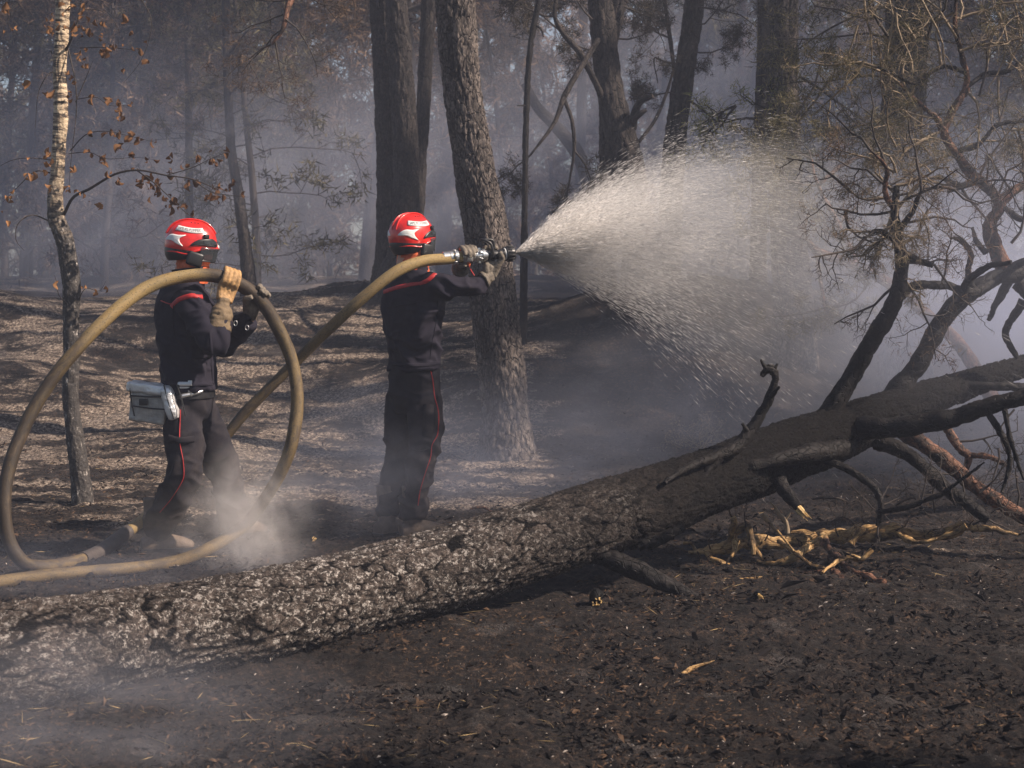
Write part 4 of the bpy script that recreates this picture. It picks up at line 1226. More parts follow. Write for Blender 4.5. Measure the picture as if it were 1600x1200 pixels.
# ------------------------------------------------------------------ birch at the left
def birch():
    Y = 10.5
    pl = [(98, -60, 20), (98, 0, 21), (96, 60, 20), (93, 110, 19), (95, 170, 21), (92, 230, 20), (90, 270, 20), (86, 310, 23), (89, 345, 25), (101, 375, 27), (107, 410, 27), (112, 450, 28), (111, 500, 24), (112, 560, 24), (110, 620, 24), (117, 680, 26), (124, 740, 30), (128, 775, 36)]
    root = standing('birch_tree', 'slender birch with cream upper bark, charred below, and brown curled leaves', [(Y, pl)], 'birch', 6.5, 201, None, n=56, step=.012, amp=.006, plate=30, flare=1.5)
    rs = np.random.default_rng(77)

    def br(pp, r, nm='branch'):
        q = PP([(a, b, c) for a, b, c in pp])
        q = np.column_stack([q, np.linspace(r, r * .25, len(q))])
        mb = MB()
        mb.tube(resample(q, .03), n=7, cap=False)
        mb.build(nm, M['twig'], root)
        return q
    paths = [
        ([(100, 335, Y), (115, 308, 10.4), (140, 295, 10.35), (180, 272, 10.3), (215, 266, 10.25), (260, 274, 10.2), (300, 280, 10.2), (340, 296, 10.2)], .011),
        ([(215, 267, 10.25), (240, 285, 10.2), (262, 305, 10.2), (290, 332, 10.2), (310, 345, 10.2)], .005),
        ([(260, 274, 10.2), (300, 262, 10.2), (330, 248, 10.2), (358, 236, 10.2)], .004),
        ([(300, 280, 10.2), (330, 300, 10.2), (360, 305, 10.2), (388, 308, 10.2)], .004),
        ([(102, 80, Y), (112, 60, 10.4), (122, 30, 10.4), (130, -20, 10.35)], .009),
        ([(106, 75, Y), (118, 130, 10.4), (119, 180, 10.4), (112, 240, 10.35), (108, 290, 10.35)], .005),
        ([(118, 160, 10.4), (135, 120, 10.4), (145, 95, 10.4)], .004),
        ([(120, 155, 10.4), (150, 152, 10.35), (172, 165, 10.3), (205, 164, 10.3)], .003),
        ([(110, 235, 10.4), (135, 210, 10.35), (165, 205, 10.3), (200, 212, 10.3), (245, 223, 10.25)], .004),
        ([(108, 240, 10.4), (140, 238, 10.35), (165, 248, 10.3), (215, 246, 10.3), (245, 250, 10.3)], .003),
        ([(130, 15, 10.4), (160, 18, 10.35), (185, 45, 10.3), (184, 75, 10.3)], .003),
        ([(125, 75, 10.4), (160, 74, 10.3), (190, 76, 10.3), (215, 78, 10.3)], .004),
        ([(215, -10, 10.3), (235, 25, 10.3), (236, 50, 10.3), (220, 95, 10.3), (193, 130, 10.3)], .0035),
        ([(85, 110, Y), (72, 120, 10.4), (60, 145, 10.4), (55, 200, 10.35)], .004),
        ([(80, 80, Y), (84, 100, 10.4), (80, 120, 10.4)], .004),
        ([(78, 270, Y), (55, 268, 10.4), (30, 290, 10.4), (5, 315, 10.4)], .005),
        ([(80, 250, Y), (50, 247, 10.4), (20, 250, 10.4), (-10, 265, 10.4)], .004),
        ([(76, 345, Y), (50, 336, 10.4), (28, 350, 10.35), (25, 375, 10.35), (38, 392, 10.35)], .005),
        ([(108, 480, Y), (100, 470, 10.4), (92, 462, 10.4), (88, 440, 10.4), (85, 430, 10.4)], .004),
        ([(122, 470, Y), (135, 450, 10.4), (155, 455, 10.4), (165, 440, 10.4)], .003),
        ([(100, 20, Y), (112, 8, 10.4), (125, 5, 10.4), (145, 0, 10.4)], .004),
    ]
    for pp, r in paths:
        br(pp, r)
    # curled leaves, each its own object, a few shared shapes
    shapes = []
    for k in range(6):
        mb = MB()
        nu, nv = 5, 4
        V = []
        cu = .5 + rs.random() * .9
        for i in range(nu):
            u = i / (nu - 1)
            w = .5 * math.sin(math.pi * min(1, u * .93 + .05)) ** .8 * (1 - .35 * u)
            for j in range(nv):
                v = (j / (nv - 1) * 2 - 1)
                V.append((u - .5 + .05 * rs.normal() * (0 < i < nu - 1), v * w, (abs(v) ** 1.5) * w * cu + .35 * math.sin(u * 3) * cu * .5 + rs.normal() * .03))
        F = [(i * nv + j, i * nv + j + 1, (i + 1) * nv + j + 1, (i + 1) * nv + j) for i in range(nu - 1) for j in range(nv - 1)]
        mb.add(np.array(V), np.array(F))
        shapes.append(mb.mesh('birch_leaf', M['leaf'], tc=False))
    cl = [(110, 12, 22, 12, 7), (12, 10, 14, 8, 3), (20, 48, 16, 10, 3), (80, 30, 10, 18, 5), (105, 40, 14, 14, 8), (78, 48, 5, 6, 3), (130, 25, 8, 10, 4), (136, 50, 12, 8, 5), (160, 36, 10, 4, 4), (158, 58, 6, 8, 3), (195, 27, 8, 5, 2), (205, 52, 4, 3, 2),
          (130, 78, 10, 6, 5), (158, 84, 8, 5, 4), (184, 73, 18, 5, 6), (208, 78, 8, 5, 4), (227, 68, 3, 3, 1), (137, 103, 8, 5, 3), (128, 90, 5, 4, 2), (220, 97, 7, 4, 3), (195, 110, 5, 3, 2), (108, 118, 5, 8, 3), (115, 131, 4, 4, 2), (107, 150, 5, 8, 4), (144, 153, 6, 5, 3),
          (164, 155, 3, 3, 1), (176, 158, 12, 5, 6), (190, 172, 6, 8, 4), (187, 183, 5, 5, 3), (203, 164, 3, 3, 2), (145, 206, 8, 5, 3), (175, 209, 14, 6, 6), (205, 213, 8, 6, 5), (222, 219, 6, 4, 3), (240, 222, 5, 3, 2), (185, 230, 8, 5, 4), (203, 244, 6, 5, 4), (165, 249, 8, 6, 5), (237, 250, 10, 4, 4), (140, 238, 8, 3, 3), (170, 268, 4, 5, 2),
          (213, 266, 5, 3, 2), (190, 285, 8, 4, 4), (227, 280, 10, 6, 7), (245, 290, 12, 8, 8), (215, 290, 6, 5, 3), (240, 302, 12, 8, 8), (258, 310, 6, 6, 4), (275, 312, 10, 6, 7), (285, 325, 8, 6, 5), (265, 325, 5, 4, 3), (298, 333, 8, 4, 4), (310, 343, 4, 3, 2), (265, 248, 6, 5, 3), (290, 258, 8, 4, 3), (310, 246, 8, 6, 4), (330, 236, 3, 3, 1), (356, 235, 3, 3, 1), (335, 253, 8, 5, 5), (350, 244, 3, 3, 1),
          (307, 285, 6, 6, 3), (270, 270, 8, 6, 4), (335, 295, 12, 5, 5), (355, 296, 8, 5, 4), (322, 308, 6, 6, 4), (345, 312, 10, 6, 4), (362, 285, 4, 3, 1), (380, 305, 6, 3, 2), (295, 285, 6, 5, 3), (48, 278, 8, 6, 4), (66, 270, 5, 3, 2), (22, 297, 4, 3, 1), (10, 312, 8, 5, 4), (4, 332, 4, 3, 1), (10, 349, 4, 3, 1), (75, 240, 5, 8, 4), (78, 255, 6, 6, 3), (45, 247, 4, 2, 1), (75, 290, 4, 8, 2), (118, 296, 4, 4, 2), (128, 305, 5, 4, 2), (138, 315, 4, 3, 1), (153, 322, 6, 6, 3), (105, 295, 5, 5, 3), (40, 133, 6, 4, 2), (78, 145, 3, 6, 2), (112, 265, 4, 3, 2), (88, 445, 3, 3, 1), (130, 450, 5, 3, 2), (165, 452, 4, 3, 2), (150, 457, 4, 3, 2)]
    for cx, cy, sx, sy, n in cl:
        for k in range(n):
            px, py = cx + rs.normal() * sx * .5, cy + rs.normal() * sy * .5
            o = bpy.data.objects.new('leaf', shapes[rs.integers(6)])
            COL.objects.link(o)
            o.parent = root
            o.matrix_parent_inverse = Matrix.Translation(root.location).inverted()
            o.location = tuple(P(px, py, 10.3 + rs.normal() * .06))
            o.rotation_euler = (rs.random() * 6.3, rs.random() * 6.3, rs.random() * 6.3)
            s = .030 * math.exp(rs.normal() * .28)
            o.scale = (s * 1.25, s, s)


birch()

# ------------------------------------------------------------------ broken reddish branches seen through the spray
def behind_spray():
    root = thing('broken_pine_bough', 'reddish broken pine bough with bare twigs seen through the spray', 'branch', (on_ground(1440, 640)))

    def l(pl, mat='redlimb'):
        build_tube('limb', PP(pl), M[mat], root, n=12, step=.03, disp=bark_disp(.6, 30, .005, pl[0][0] % 50))
    l([(1560, 640, 10.8, .05), (1500, 540, 10.9, .045), (1440, 485, 11, .04), (1385, 440, 11, .038), (1330, 412, 11, .034), (1275, 392, 11, .028), (1262, 375, 11, .015)])
    l([(1340, 415, 11, .016), (1310, 350, 11, .014), (1277, 288, 11, .010), (1268, 250, 11, .008)])
    l([(1275, 392, 11, .014), (1282, 440, 11, .012), (1290, 490, 10.9, .008)])
    l([(1278, 290, 11, .014), (1310, 262, 11, .013), (1345, 245, 11, .010)])
    l([(1278, 300, 11, .008), (1262, 340, 11, .007), (1250, 400, 10.9, .004)], 'twig')
    twig_part(root, 'bare_twigs', [(1290, 470, 10.9, 0, 0, -1, .5), (1290, 480, 10.9, .8, 0, .2, .8), (1290, 480, 10.9, -.6, 0, -.5, .8), (1270, 380, 11, -.8, 0, .4, 1), (1268, 250, 11, -.4, 0, .9, 1), (1300, 330, 11, .7, 0, -.3, 1), (1345, 245, 11, .6, 0, .5, 1), (1275, 290, 11, -.8, 0, .1, 1), (1230, 290, 11, -.5, 0, .6, 1.), (1230, 260, 11, -.9, 0, -.2, 1.2), (1320, 410, 11, .1, 0, .9, 1), (1330, 400, 11, .8, 0, .2, .9), (1360, 430, 11, 0, 0, -1, 1), (1270, 250, 11, -.9, 0, .1, 1.2)],
              .45, .008, 3, 4, 'twig', 4, 'needle_olive', 17, .26, blade=.05, bw=.005)


behind_spray()


def bush():
    q = on_ground(1098, 705)
    root = thing('dead_bush', 'small leafless bush of wiry golden twigs behind the fallen trunk', 'bush', q)
    rs = np.random.default_rng(3)
    mb, tips = MB(), []
    for k in range(9):
        a = rs.random() * 6.28
        twigs(mb, q, np.array([math.cos(a) * .4, math.sin(a) * .3, 1.]), .30 + .1 * rs.random(), .003, 2, rs, tips, .35, 5, 3, spread=1.0, ratio=.55)
    tufts(mb, tips, 2, .02, .0022, rs, mat=1)
    mb.build('twigs', [M['twig_pale'], M['straw']], root)


bush()

# ------------------------------------------------------------------ the wood behind
def young_pine_mesh(seed, ndl, H=6.5, R=1.6):
    rs = np.random.default_rng(seed)
    mb, tips = MB(), []
    p, _ = wander((0, 0, -.1), (0, 0, 1), H, 10, .03, rs)
    mb.tube(np.column_stack([p, np.linspace(.075, .015, len(p))]), n=7, cap=False)
    for i in range(34):
        t = (i + .5) / 34
        z = .15 + (H - .3) * t
        a = i * 2.4
        L = R * (1 - .6 * t) * (.7 + .6 * rs.random())
        k = min(int(z / H * 10), 9)
        twigs(mb, (p[k, 0], p[k, 1], z), np.array([math.cos(a), math.sin(a), .3]), L, .016, 2, rs, tips, .18, 4, 3, .03, spread=.8, ratio=.5)
    tufts(mb, tips, 7, .16, .026, rs, mat=1, back=.15)
    return mb.mesh('young_pine', [M['twig'], M[ndl]])


YP = [young_pine_mesh(1, 'needle_brown'), young_pine_mesh(2, 'needle_olive', 7, 1.8), young_pine_mesh(3, 'needle_brown', 5.5, 1.9)]
rs = np.random.default_rng(99)
kinds = ['scorched brown young pine standing in the smoky wood behind', 'dull olive young pine standing in the smoky wood behind', 'short bushy rust-brown pine standing in the smoky wood behind']
spots = []
for row, (y0, n, hw) in enumerate(((25.5, 9, .40), (29.5, 11, .42), (34.5, 13, .42), (40, 14, .42))):
    for i in range(n):
        u = (i + .5) / n * 2 - 1
        y = y0 + rs.normal() * 1.2
        x = u * hw * y0 + rs.normal() * .5
        if row == 0 and -.11 < x / y < .02:
            continue
        if row == 0 and x / y > .10:
            continue
        spots.append((x, y, row))
for x, y, row in spots:
    k = int(rs.integers(3))
    o = bpy.data.objects.new('young_pine', YP[k])
    COL.objects.link(o)
    o.location = (x, y, gz1(x, y))
    o.rotation_euler = (0, 0, rs.random() * 6.3)
    s = .85 + .5 * rs.random()
    o.scale = (s, s, s * (1 + .1 * row))
    tag(o, kinds[k], 'tree', 'young pines in the smoky wood behind')


def far_wood():
    rs = np.random.default_rng(41)
    mb, tips = MB(), []
    for i in range(90):
        y = 44 + 22 * rs.random()
        x = (rs.random() * 2 - 1) * y * .5
        H = 10 + 5 * rs.random()
        z0 = gz1(x, y)
        p, _ = wander((x, y, z0 - .2), (0, 0, 1), H, 6, .03, rs)
        mb.tube(np.column_stack([p, np.linspace(.09, .02, len(p))]), n=6, cap=False)
        for k in range(34):
            t = rs.random() ** 1.15
            a = rs.random() * 6.3
            L = (2.3 - 1.3 * t) * rs.random() ** .5
            c = np.array([x + math.cos(a) * L, y + math.sin(a) * L, z0 + .15 + H * t])
            d = norm(np.array([math.cos(a), math.sin(a), .4]))
            for j in range(4):
                tips.append((c + rs.normal(size=3) * .3, d))
    tufts(mb, tips, 20, .32, .065, rs, mat=1, back=.2, spread=1.2)
    o = mb.build('far_wood', [M['twig'], M['needle_brown']], tc=False)
    tag(o, 'dense scorched pine wood closing the view in the smoke', kind='stuff')


far_wood()

# unseen pines added right of the view to cast the dappled shade
SHADE = [(8.3, 2.2, 4.6, 0, .9), (9.6, 12.6, 4.6, 2, 1.3), (11.2, 13.8, 6.6, 1, 1.3), (12.4, 10.6, 7.0, 2, 1.2),
         (10.4, 16.6, 5.0, 0, 1.4), (13.2, 16.2, 9.0, 2, 1.5), (12.0, 19.6, 6.0, 1, 1.5), (15.0, 19.5, 10.0, 0, 1.6), (12.8, 23.0, 5.5, 2, 1.6), (16.5, 22.6, 10.5, 1, 1.7),
         (14.6, 27.0, 6.5, 0, 1.6), (18.0, 27.0, 11.0, 2, 1.8), (16.0, 31.5, 6.5, 1, 1.8), (20.0, 31.0, 11.0, 0, 1.8), (18.5, 36.0, 8.0, 2, 1.9)]
for i, (x, y, H, k, sc) in enumerate(SHADE):
    z = gz1(x, y)
    root = thing('clearing_pine', 'tall pine standing at the right edge of the clearing, outside the picture', 'tree', (x, y, z), 'pines at the edge of the clearing')
    q = np.array([[x, y, z - .1, .2], [x + .1, y, z + 2.5, .16], [x, y + .1, z + H, .12], [x, y, z + H + 3.5 * sc, .04]])
    build_tube('trunk', q, M['pine'], root, n=16, step=.2, disp=bark_disp(.42, 14, .02, 9))
    put('crown', CROWNS[k], root, (x, y, z + H - .6), i * 1.3, sc)

# ------------------------------------------------------------------ fire hose


def hose():
    H = [(722, 401, 9.02, .031), (700, 404, 8.99, .031), (660, 408, 8.93, .031), (620, 424, 8.87, .031), (570, 462, 8.86, .031), (520, 508, 8.9, .031), (470, 557, 8.95, .031), (420, 607, 8.98, .031), (380, 648, 9.0, .031),
         (340, 697, 9.0, .031), (290, 755, 8.98, .031), (235, 803, 8.9, .031), (190, 838, 8.72, .032), (150, 866, 8.45, .033), (110, 887, 8.15, .034), (70, 893, 7.98, .036), (38, 880, 7.93, .0335), (14, 845, 7.9, .0335), (6, 795, 7.9, .0335), (13, 735, 7.95, .0335),
         (36, 670, 8.0, .0335), (75, 602, 8.05, .0335), (125, 540, 8.1, .0335), (180, 485, 8.2, .0335), (230, 450, 8.3, .0335), (283, 433, 8.37, .034), (335, 431, 8.42, .036), (375, 445, 8.47, .036), (408, 472, 8.5, .036), (437, 518, 8.5, .036),
         (456, 565, 8.5, .0335), (464, 622, 8.45, .0335), (456, 690, 8.4, .0335), (440, 735, 8.42, .0335), (415, 778, 8.5, .0335), (385, 818, 8.6, .0335), (340, 850, 8.5, .0335), (280, 876, 8.2, .0335), (200, 895, 7.93, .0335), (120, 905, 7.8, .0335), (50, 912, 7.7, .0335), (-60, 925, 7.5, .0335), (-250, 945, 7.3, .0335), (-600, 960, 7.0, .0335)]
    q = PP(H)
    for k in range(len(q)):
        z = gz1(q[k, 0], q[k, 1]) + q[k, 3]
        if q[k, 2] < z + .03:
            q[k, 2] = max(q[k, 2], z - .004)
    root = thing('fire_hose', 'thick yellow fire hose looping over the left fireman and up to the nozzle', 'fire hose', (q[14, 0], q[14, 1], gz1(q[14, 0], q[14, 1])))
    p = resample(q, .02)
    p[:, :3] += (fbm(p[:, :3] * 2.5, 2, 8)[:, None]) * .006
    p[:, 3] *= 1 + .05 * fbm(p[:, :3] * 5, 3, 18)
    mb = MB()
    mb.tube(p, n=20, disp=lambda tc, th, s: fbm(tc * np.array([22, 22, 5]), 3, 28) * .0045)
    s = np.concatenate([[0], np.cumsum(np.linalg.norm(np.diff(p[:, :3], axis=0), axis=1))])
    # soot along the canvas, with the loop's lit top and shaded lower parts painted in
    key = PP(H)

    def near(px, py, Y):
        c = P(px, py, Y)
        return s[np.argmin(np.linalg.norm(p[:, :3] - c, axis=1))]
    sk = [0, near(620, 424, 8.87), near(470, 557, 8.95), near(340, 697, 9.0), near(235, 803, 8.9), near(110, 887, 8.15), near(6, 795, 7.9), near(75, 602, 8.05), near(180, 485, 8.2), near(300, 433, 8.4), near(335, 431, 8.42), near(408, 472, 8.5), near(456, 565, 8.5), near(456, 690, 8.4), near(340, 850, 8.5), s[-1]]
    dk = [.12, .34, .82, 1.0, .4, .8, 1.25, 1.05, .34, .30, 1.0, 1.1, .75, .78, .70, .8]
    d = np.interp(s, sk, dk)
    mb2 = mb.build('hose_tube', M['hose'], root, attrs={'dirt': np.concatenate([np.repeat(d, 20), np.full(mb.n - len(d) * 20, .5)])})

    def part(name, i0, i1, r, mat, n=20, parent=root, prof=None):
        a, b = P(*i0), P(*i1)
        t = np.linspace(0, 1, 2 if prof is None else len(prof))
        rr = [r, r] if prof is None else prof
        c = a[None] * (1 - t[:, None]) + b[None] * t[:, None]
        # crisp profile: doubled rings
        mbx = MB()
        mbx.tube(np.column_stack([c, rr]), n=n)
        return mbx.build(name, M[mat], parent, smooth_=False)
    # dark sleeve where two lengths meet on the ground
    k0, k1 = np.argmin(np.linalg.norm(p[:, :3] - P(203, 828, 8.76), axis=1)), np.argmin(np.linalg.norm(p[:, :3] - P(122, 881, 8.25), axis=1))
    sl = p[k0:k1:2].copy()
    sl[:, 3] += .007
    mbx = MB()
    mbx.tube(sl, n=18)
    mbx.build('hose_sleeve', M['rubber'], root)
    # coupling, valve and nozzle in line
    a, b = P(690, 403, 8.98), P(803, 396, 9.14)
    L = np.linalg.norm(b - a)
    D = (b - a) / L
    px2m = L / 113.0
    side = norm(np.cross(D, [0, 0, 1]))        # towards the camera
    up = np.cross(side, D)

    def prof(name, lst, mat, parent=root, n=24, sm=False):
        q2 = np.array([list(a + D * ((x - 690) * px2m)) + [r] for x, r in lst])
        m_ = MB()
        m_.tube(q2, n=n)
        return m_.build(name, M[mat], parent, smooth_=sm)
    prof('ferrule', [(691, .030), (692, .034), (701, .034), (702, .030)], 'steel')
    c1 = prof('coupling', [(701, .026), (702, .036), (706, .036), (706.5, .031), (709, .031), (709.5, .039), (714, .039), (714.5, .030), (717, .030)], 'steel')
    for k in range(6):
        th = k * math.pi / 3 + .3
        rr = up * math.cos(th) + side * math.sin(th)
        m_ = MB()
        Mx = Matrix.Translation(Vector(a + D * (19 * px2m) + rr * .037)) @ Matrix((D, rr, np.cross(D, rr))).transposed().to_4x4()
        m_.box(Mx, .016, .014, .016, bevel=.003)
        m_.build('lug', M['steel'], c1)
    v = prof('valve_body', [(716.5, .024), (717, .031), (722, .031), (722.5, .034), (727, .034), (727.5, .030), (738, .030), (738.5, .033), (741, .033), (741.5, .026)], 'steel')
    m_ = MB()
    m_.box(Matrix.Translation(Vector(a + D * (41 * px2m))) @ Matrix((D, side, up)).transposed().to_4x4(), .040, .064, .066, bevel=.010)
    m_.build('valve_block', M['steel'], v)
    for zz in (1, -1):
        m_ = MB()
        cc = a + D * (31 * px2m if zz > 0 else 41 * px2m) + up * .034 * zz
        m_.tube(np.array([list(cc) + [.010], list(cc + up * .008 * zz) + [.013], list(cc + up * .018 * zz) + [.009]]), n=12)
        m_.build('valve_knob', M['orange'], v)
    cc = a + D * (41 * px2m) - up * .05
    m_ = MB()
    m_.tube(np.array([list(cc), list(cc - up * .03 + D * .012), list(cc - up * .06 + D * .03)]), r=.0035, n=6)
    m_.build('valve_cord', M['red'], v)
    c2 = prof('rear_coupling', [(741.5, .026), (742, .0335), (746, .0335), (746.5, .032), (751, .032), (751.5, .038), (756, .038), (756.5, .028), (760, .028)], 'steel')
    for k in range(6):
        th = k * math.pi / 3
        rr = up * math.cos(th) + side * math.sin(th)
        m_ = MB()
        Mx = Matrix.Translation(Vector(a + D * (58 * px2m) + rr * .037)) @ Matrix((D, rr, np.cross(D, rr))).transposed().to_4x4()
        m_.box(Mx, .016, .014, .016, bevel=.003)
        m_.build('lug', M['steel'], c2)
    nz = prof('nozzle', [(759, .020), (760, .024), (764, .024), (766, .030), (771, .030), (772, .025), (776, .024), (779, .028), (784, .028), (785, .032), (787, .032)], 'black')
    prof('white_ring', [(787, .030), (787.2, .0335), (789, .0335), (789.2, .030)], 'white', nz)
    b1 = prof('bumper', [(789, .030), (790, .041), (797, .043), (801, .041), (803, .036), (803.2, .02), (800, .012)], 'black', nz, n=30)
    for k in range(14):
        th = k * 2 * math.pi / 14
        rr = up * math.cos(th) + side * math.sin(th)
        m_ = MB()
        m_.box(Matrix.Translation(Vector(a + D * (106.5 * px2m) + rr * .043)) @ Matrix((D, rr, np.cross(D, rr))).transposed().to_4x4(), .034, .006, .008, bevel=.002)
        m_.build('grip_rib', M['black'], nz)
    # carrying bail above the nozzle
    c = a + D * (77 * px2m)
    bl = np.array([c - side * .034 - up * .0, c - side * .034 + up * .060 - D * .010, c - side * .020 + up * .082 - D * .040, c - side * .0 + up * .088 - D * .055, c + side * .024 + up * .082 - D * .040, c + side * .034 + up * .060 - D * .010, c + side * .034])
    q2 = resample(np.column_stack([bl, np.full(7, .0075)]), .008)
    m_ = MB()
    m_.tube(q2, n=8)
    m_.build('bail_handle', M['black'], nz)
    bl = np.array([c + up * .03 + D * .02, c + up * .078 + D * .015, c + up * .086 - D * .01, c + up * .086 - D * .055])
    m_ = MB()
    m_.tube(resample(np.column_stack([bl, np.full(4, .008)]), .006), n=8)
    m_.build('top_handle', M['black'], nz)
    m_ = MB()
    m_.tube(np.array([list(c + D * .03 - up * .028) + [.012], list(c + D * .032 - up * .048) + [.011], list(c + D * .034 - up * .056) + [.006]]), n=10)
    m_.build('selector_knob', M['steel'], nz)
    return root, p, P(804, 395, 9.145), D


HOSE, HP, NOZ, NDIR = hose()

# ------------------------------------------------------------------ people


def bvh_of(V, F):
    return BVHTree.FromPolygons([Vector(v) for v in V], [tuple(f) if f[2] != f[3] else tuple(f[:3]) for f in F])


def remesh(mb, voxel, smooth_it=4, disp=None):
    """voxel-merge the collected solids into ONE continuous surface"""
    me = mb.mesh('tmp', M['black'], tc=False)
    o = bpy.data.objects.new('tmp', me)
    COL.objects.link(o)
    m = o.modifiers.new('r', 'REMESH')
    m.mode = 'VOXEL'
    m.voxel_size = voxel
    s = o.modifiers.new('s', 'SMOOTH')
    s.iterations = smooth_it
    s.factor = .6
    dg = bpy.context.evaluated_depsgraph_get()
    ev = o.evaluated_get(dg)
    em = ev.to_mesh()
    n = len(em.vertices)
    V = np.empty(n * 3, np.float32)
    em.vertices.foreach_get("co", V)
    V = V.reshape(-1, 3).astype(float)
    N = np.empty(n * 3, np.float32)
    em.vertices.foreach_get("normal", N)
    N = N.reshape(-1, 3).astype(float)
    F = np.array([list(p.vertices) + ([p.vertices[-1]] if len(p.vertices) == 3 else []) for p in em.polygons])
    ev.to_mesh_clear()
    bpy.data.objects.remove(o)
    bpy.data.meshes.remove(me)
    if disp is not None:
        V = V + N * disp(V, N)[:, None]
    return V, F


def from_vf(name, V, F, mats, parent, mi=None):
    mb = MB()
    mb.add(V, F)
    if mi is not None:
        mb.m = [mi]
    return mb.build(name, mats, parent, tc=False)


def folds(amp, freq, seed, joints=()):
    """cloth wrinkles: ridged noise, stronger round the joints"""
    def f(V, N):
        w = np.stack([fbm(V * 4, 2, seed), fbm(V * 4 + 7, 2, seed), fbm(V * 4 + 13, 2, seed)], 1)
        q = (V + w * .10) @ np.array([[1, 0, .5], [0, 1, .3], [-.5, -.3, 1.6]]) * freq
        r = 1 - np.abs(vnoise(q, seed + 1) * 2 - 1) * 2.4
        r2 = 1 - np.abs(vnoise(q * 2.3 + 5, seed + 2) * 2 - 1) * 2.6
        d = np.clip(r, -.3, 1) + .38 * np.clip(r2, -.3, 1)
        k = np.full(len(V), .38)
        for c, rad in joints:
            k += .9 * np.exp(-(np.linalg.norm(V - c, axis=1) / rad) ** 2)
        return (d - .25) * amp * k + fbm(V * 4.5, 2, seed + 3) * amp * .55
    return f


def strip_on(name, bvh, pxs, w, mat, parent, off=.003, step=.012, Y0=5.0, thick=.002):
    """a ribbon laid on a garment along the line that the photograph shows"""
    pts, nrm = [], []
    q = resample(np.array([[a, b, 0] for a, b in pxs], float), 4.0)
    for a, b, _ in q:
        d = ray(a, b)
        h = bvh.ray_cast(Vector((0, 0, CAM_H)), Vector(norm(d)), 60)
        if h[0] is not None:
            pts.append(np.array(h[0]))
            nrm.append(np.array(h[1]))
    pts, nrm = np.array(pts), norm(np.array(nrm))
    if len(pts) < 3:
        return None
    for _ in range(3):
        nrm[1:-1] = norm(nrm[:-2] + nrm[1:-1] + nrm[2:])
    T = norm(np.gradient(pts, axis=0))
    S = norm(np.cross(T, nrm))
    V = []
    for s, o in ((-1, -.012), (-1, off), (-.33, off + thick), (.33, off + thick), (1, off), (1, -.012)):
        e = pts + S * s * w / 2
        if abs(s) == 1 and o > 0 or abs(s) < 1:
            e2 = []
            for v, n_ in zip(e, nrm):
                h = bvh.find_nearest(Vector(v))
                e2.append(np.array(h[0]) if h[0] is not None else v)
            e = np.array(e2)
        V.append(e + nrm * o)
    V = np.array(V)                     # 6 x n x 3
    n = len(pts)
    F = []
    for r in range(5):
        for i in range(n - 1):
            F.append((r * n + i, r * n + i + 1, (r + 1) * n + i + 1, (r + 1) * n + i))
    return from_vf(name, V.reshape(-1, 3), np.array(F), M[mat], parent)


def glove(parent, C, T, r, palm_dir, wrist, mats, thumb_sign=1, seed=0, elbow=None, cuff=True, cuff_r=.05, cuff_len=.16):
    """hand closed on the hose: C grip centre, T hose axis, palm_dir from C to the palm"""
    T = norm(T)
    e1 = norm(palm_dir - T * np.dot(palm_dir, T))
    e2 = np.cross(T, e1)
    mb = MB()
    R = r + .013

    def on(a, t, rr=R):
        a = math.radians(a)
        return C + T * t + (e1 * math.cos(a) + e2 * math.sin(a)) * rr
    offs = (-.039, -.013, .013, .0335)
    span = (200, 215, 210, 185)
    rad = (.0155, .0165, .0160, .0142)
    for k in range(4):
        q = []
        for j, f in enumerate(np.linspace(0, 1, 9)):
            ang = 25 + f * (span[k] - 25)
            bend = 1 + .10 * math.sin(f * math.pi * 3) ** 2
            q.append(list(on(ang, offs[k] * (1 - .08 * f), R * bend)) + [rad[k] * (1 - .18 * f) * (1.10 if j in (3, 6) else 1)])
        mb.tube(resample(np.array(q), .005), n=10)
    # palm: from the wrist to the knuckles
    for k in range(4):
        w = wrist + T * offs[k] * .55
        mb.tube(resample(np.array([list(w) + [.024], list(w * .45 + on(5, offs[k]) * .55) + [.021], list(on(28, offs[k])) + [.0165], list(on(48, offs[k])) + [.014]]), .006), n=10)
    # thumb
    t0 = wrist * .6 + on(-15, offs[0] * thumb_sign) * .4
    mb.tube(resample(np.array([list(t0) + [.021], list(on(-30, -.040 * thumb_sign, R * 1.02)) + [.0175], list(on(-58, -.034 * thumb_sign, R)) + [.0155], list(on(-85, -.026 * thumb_sign, R * .98)) + [.013]]), .005), n=10)
    V, F = remesh(mb, .0036, 3, lambda V, N: fbm(V * 60, 2, seed) * .0016)
    h = from_vf('glove', V, F, M[mats[0]], parent)
    if cuff and elbow is not None:
        d = norm(elbow - wrist)
        mb = MB()
        q = np.array([list(wrist - d * .012) + [.031], list(wrist + d * .02) + [.034], list(wrist + d * .05) + [cuff_r * .86], list(wrist + d * (cuff_len * .6)) + [cuff_r], list(wrist + d * cuff_len) + [cuff_r * 1.12]])
        mb.tube(resample(q, .006), n=28, cap=False, disp=lambda tc, th, s: (1 - np.abs(fbm(tc * np.array([22, 22, 40]), 2, seed + 4)) * 3) * .0045)
        c = mb.build('glove_cuff', M[mats[1]], h)
        md = c.modifiers.new('thickness', 'SOLIDIFY')
        md.thickness = .004
    return h


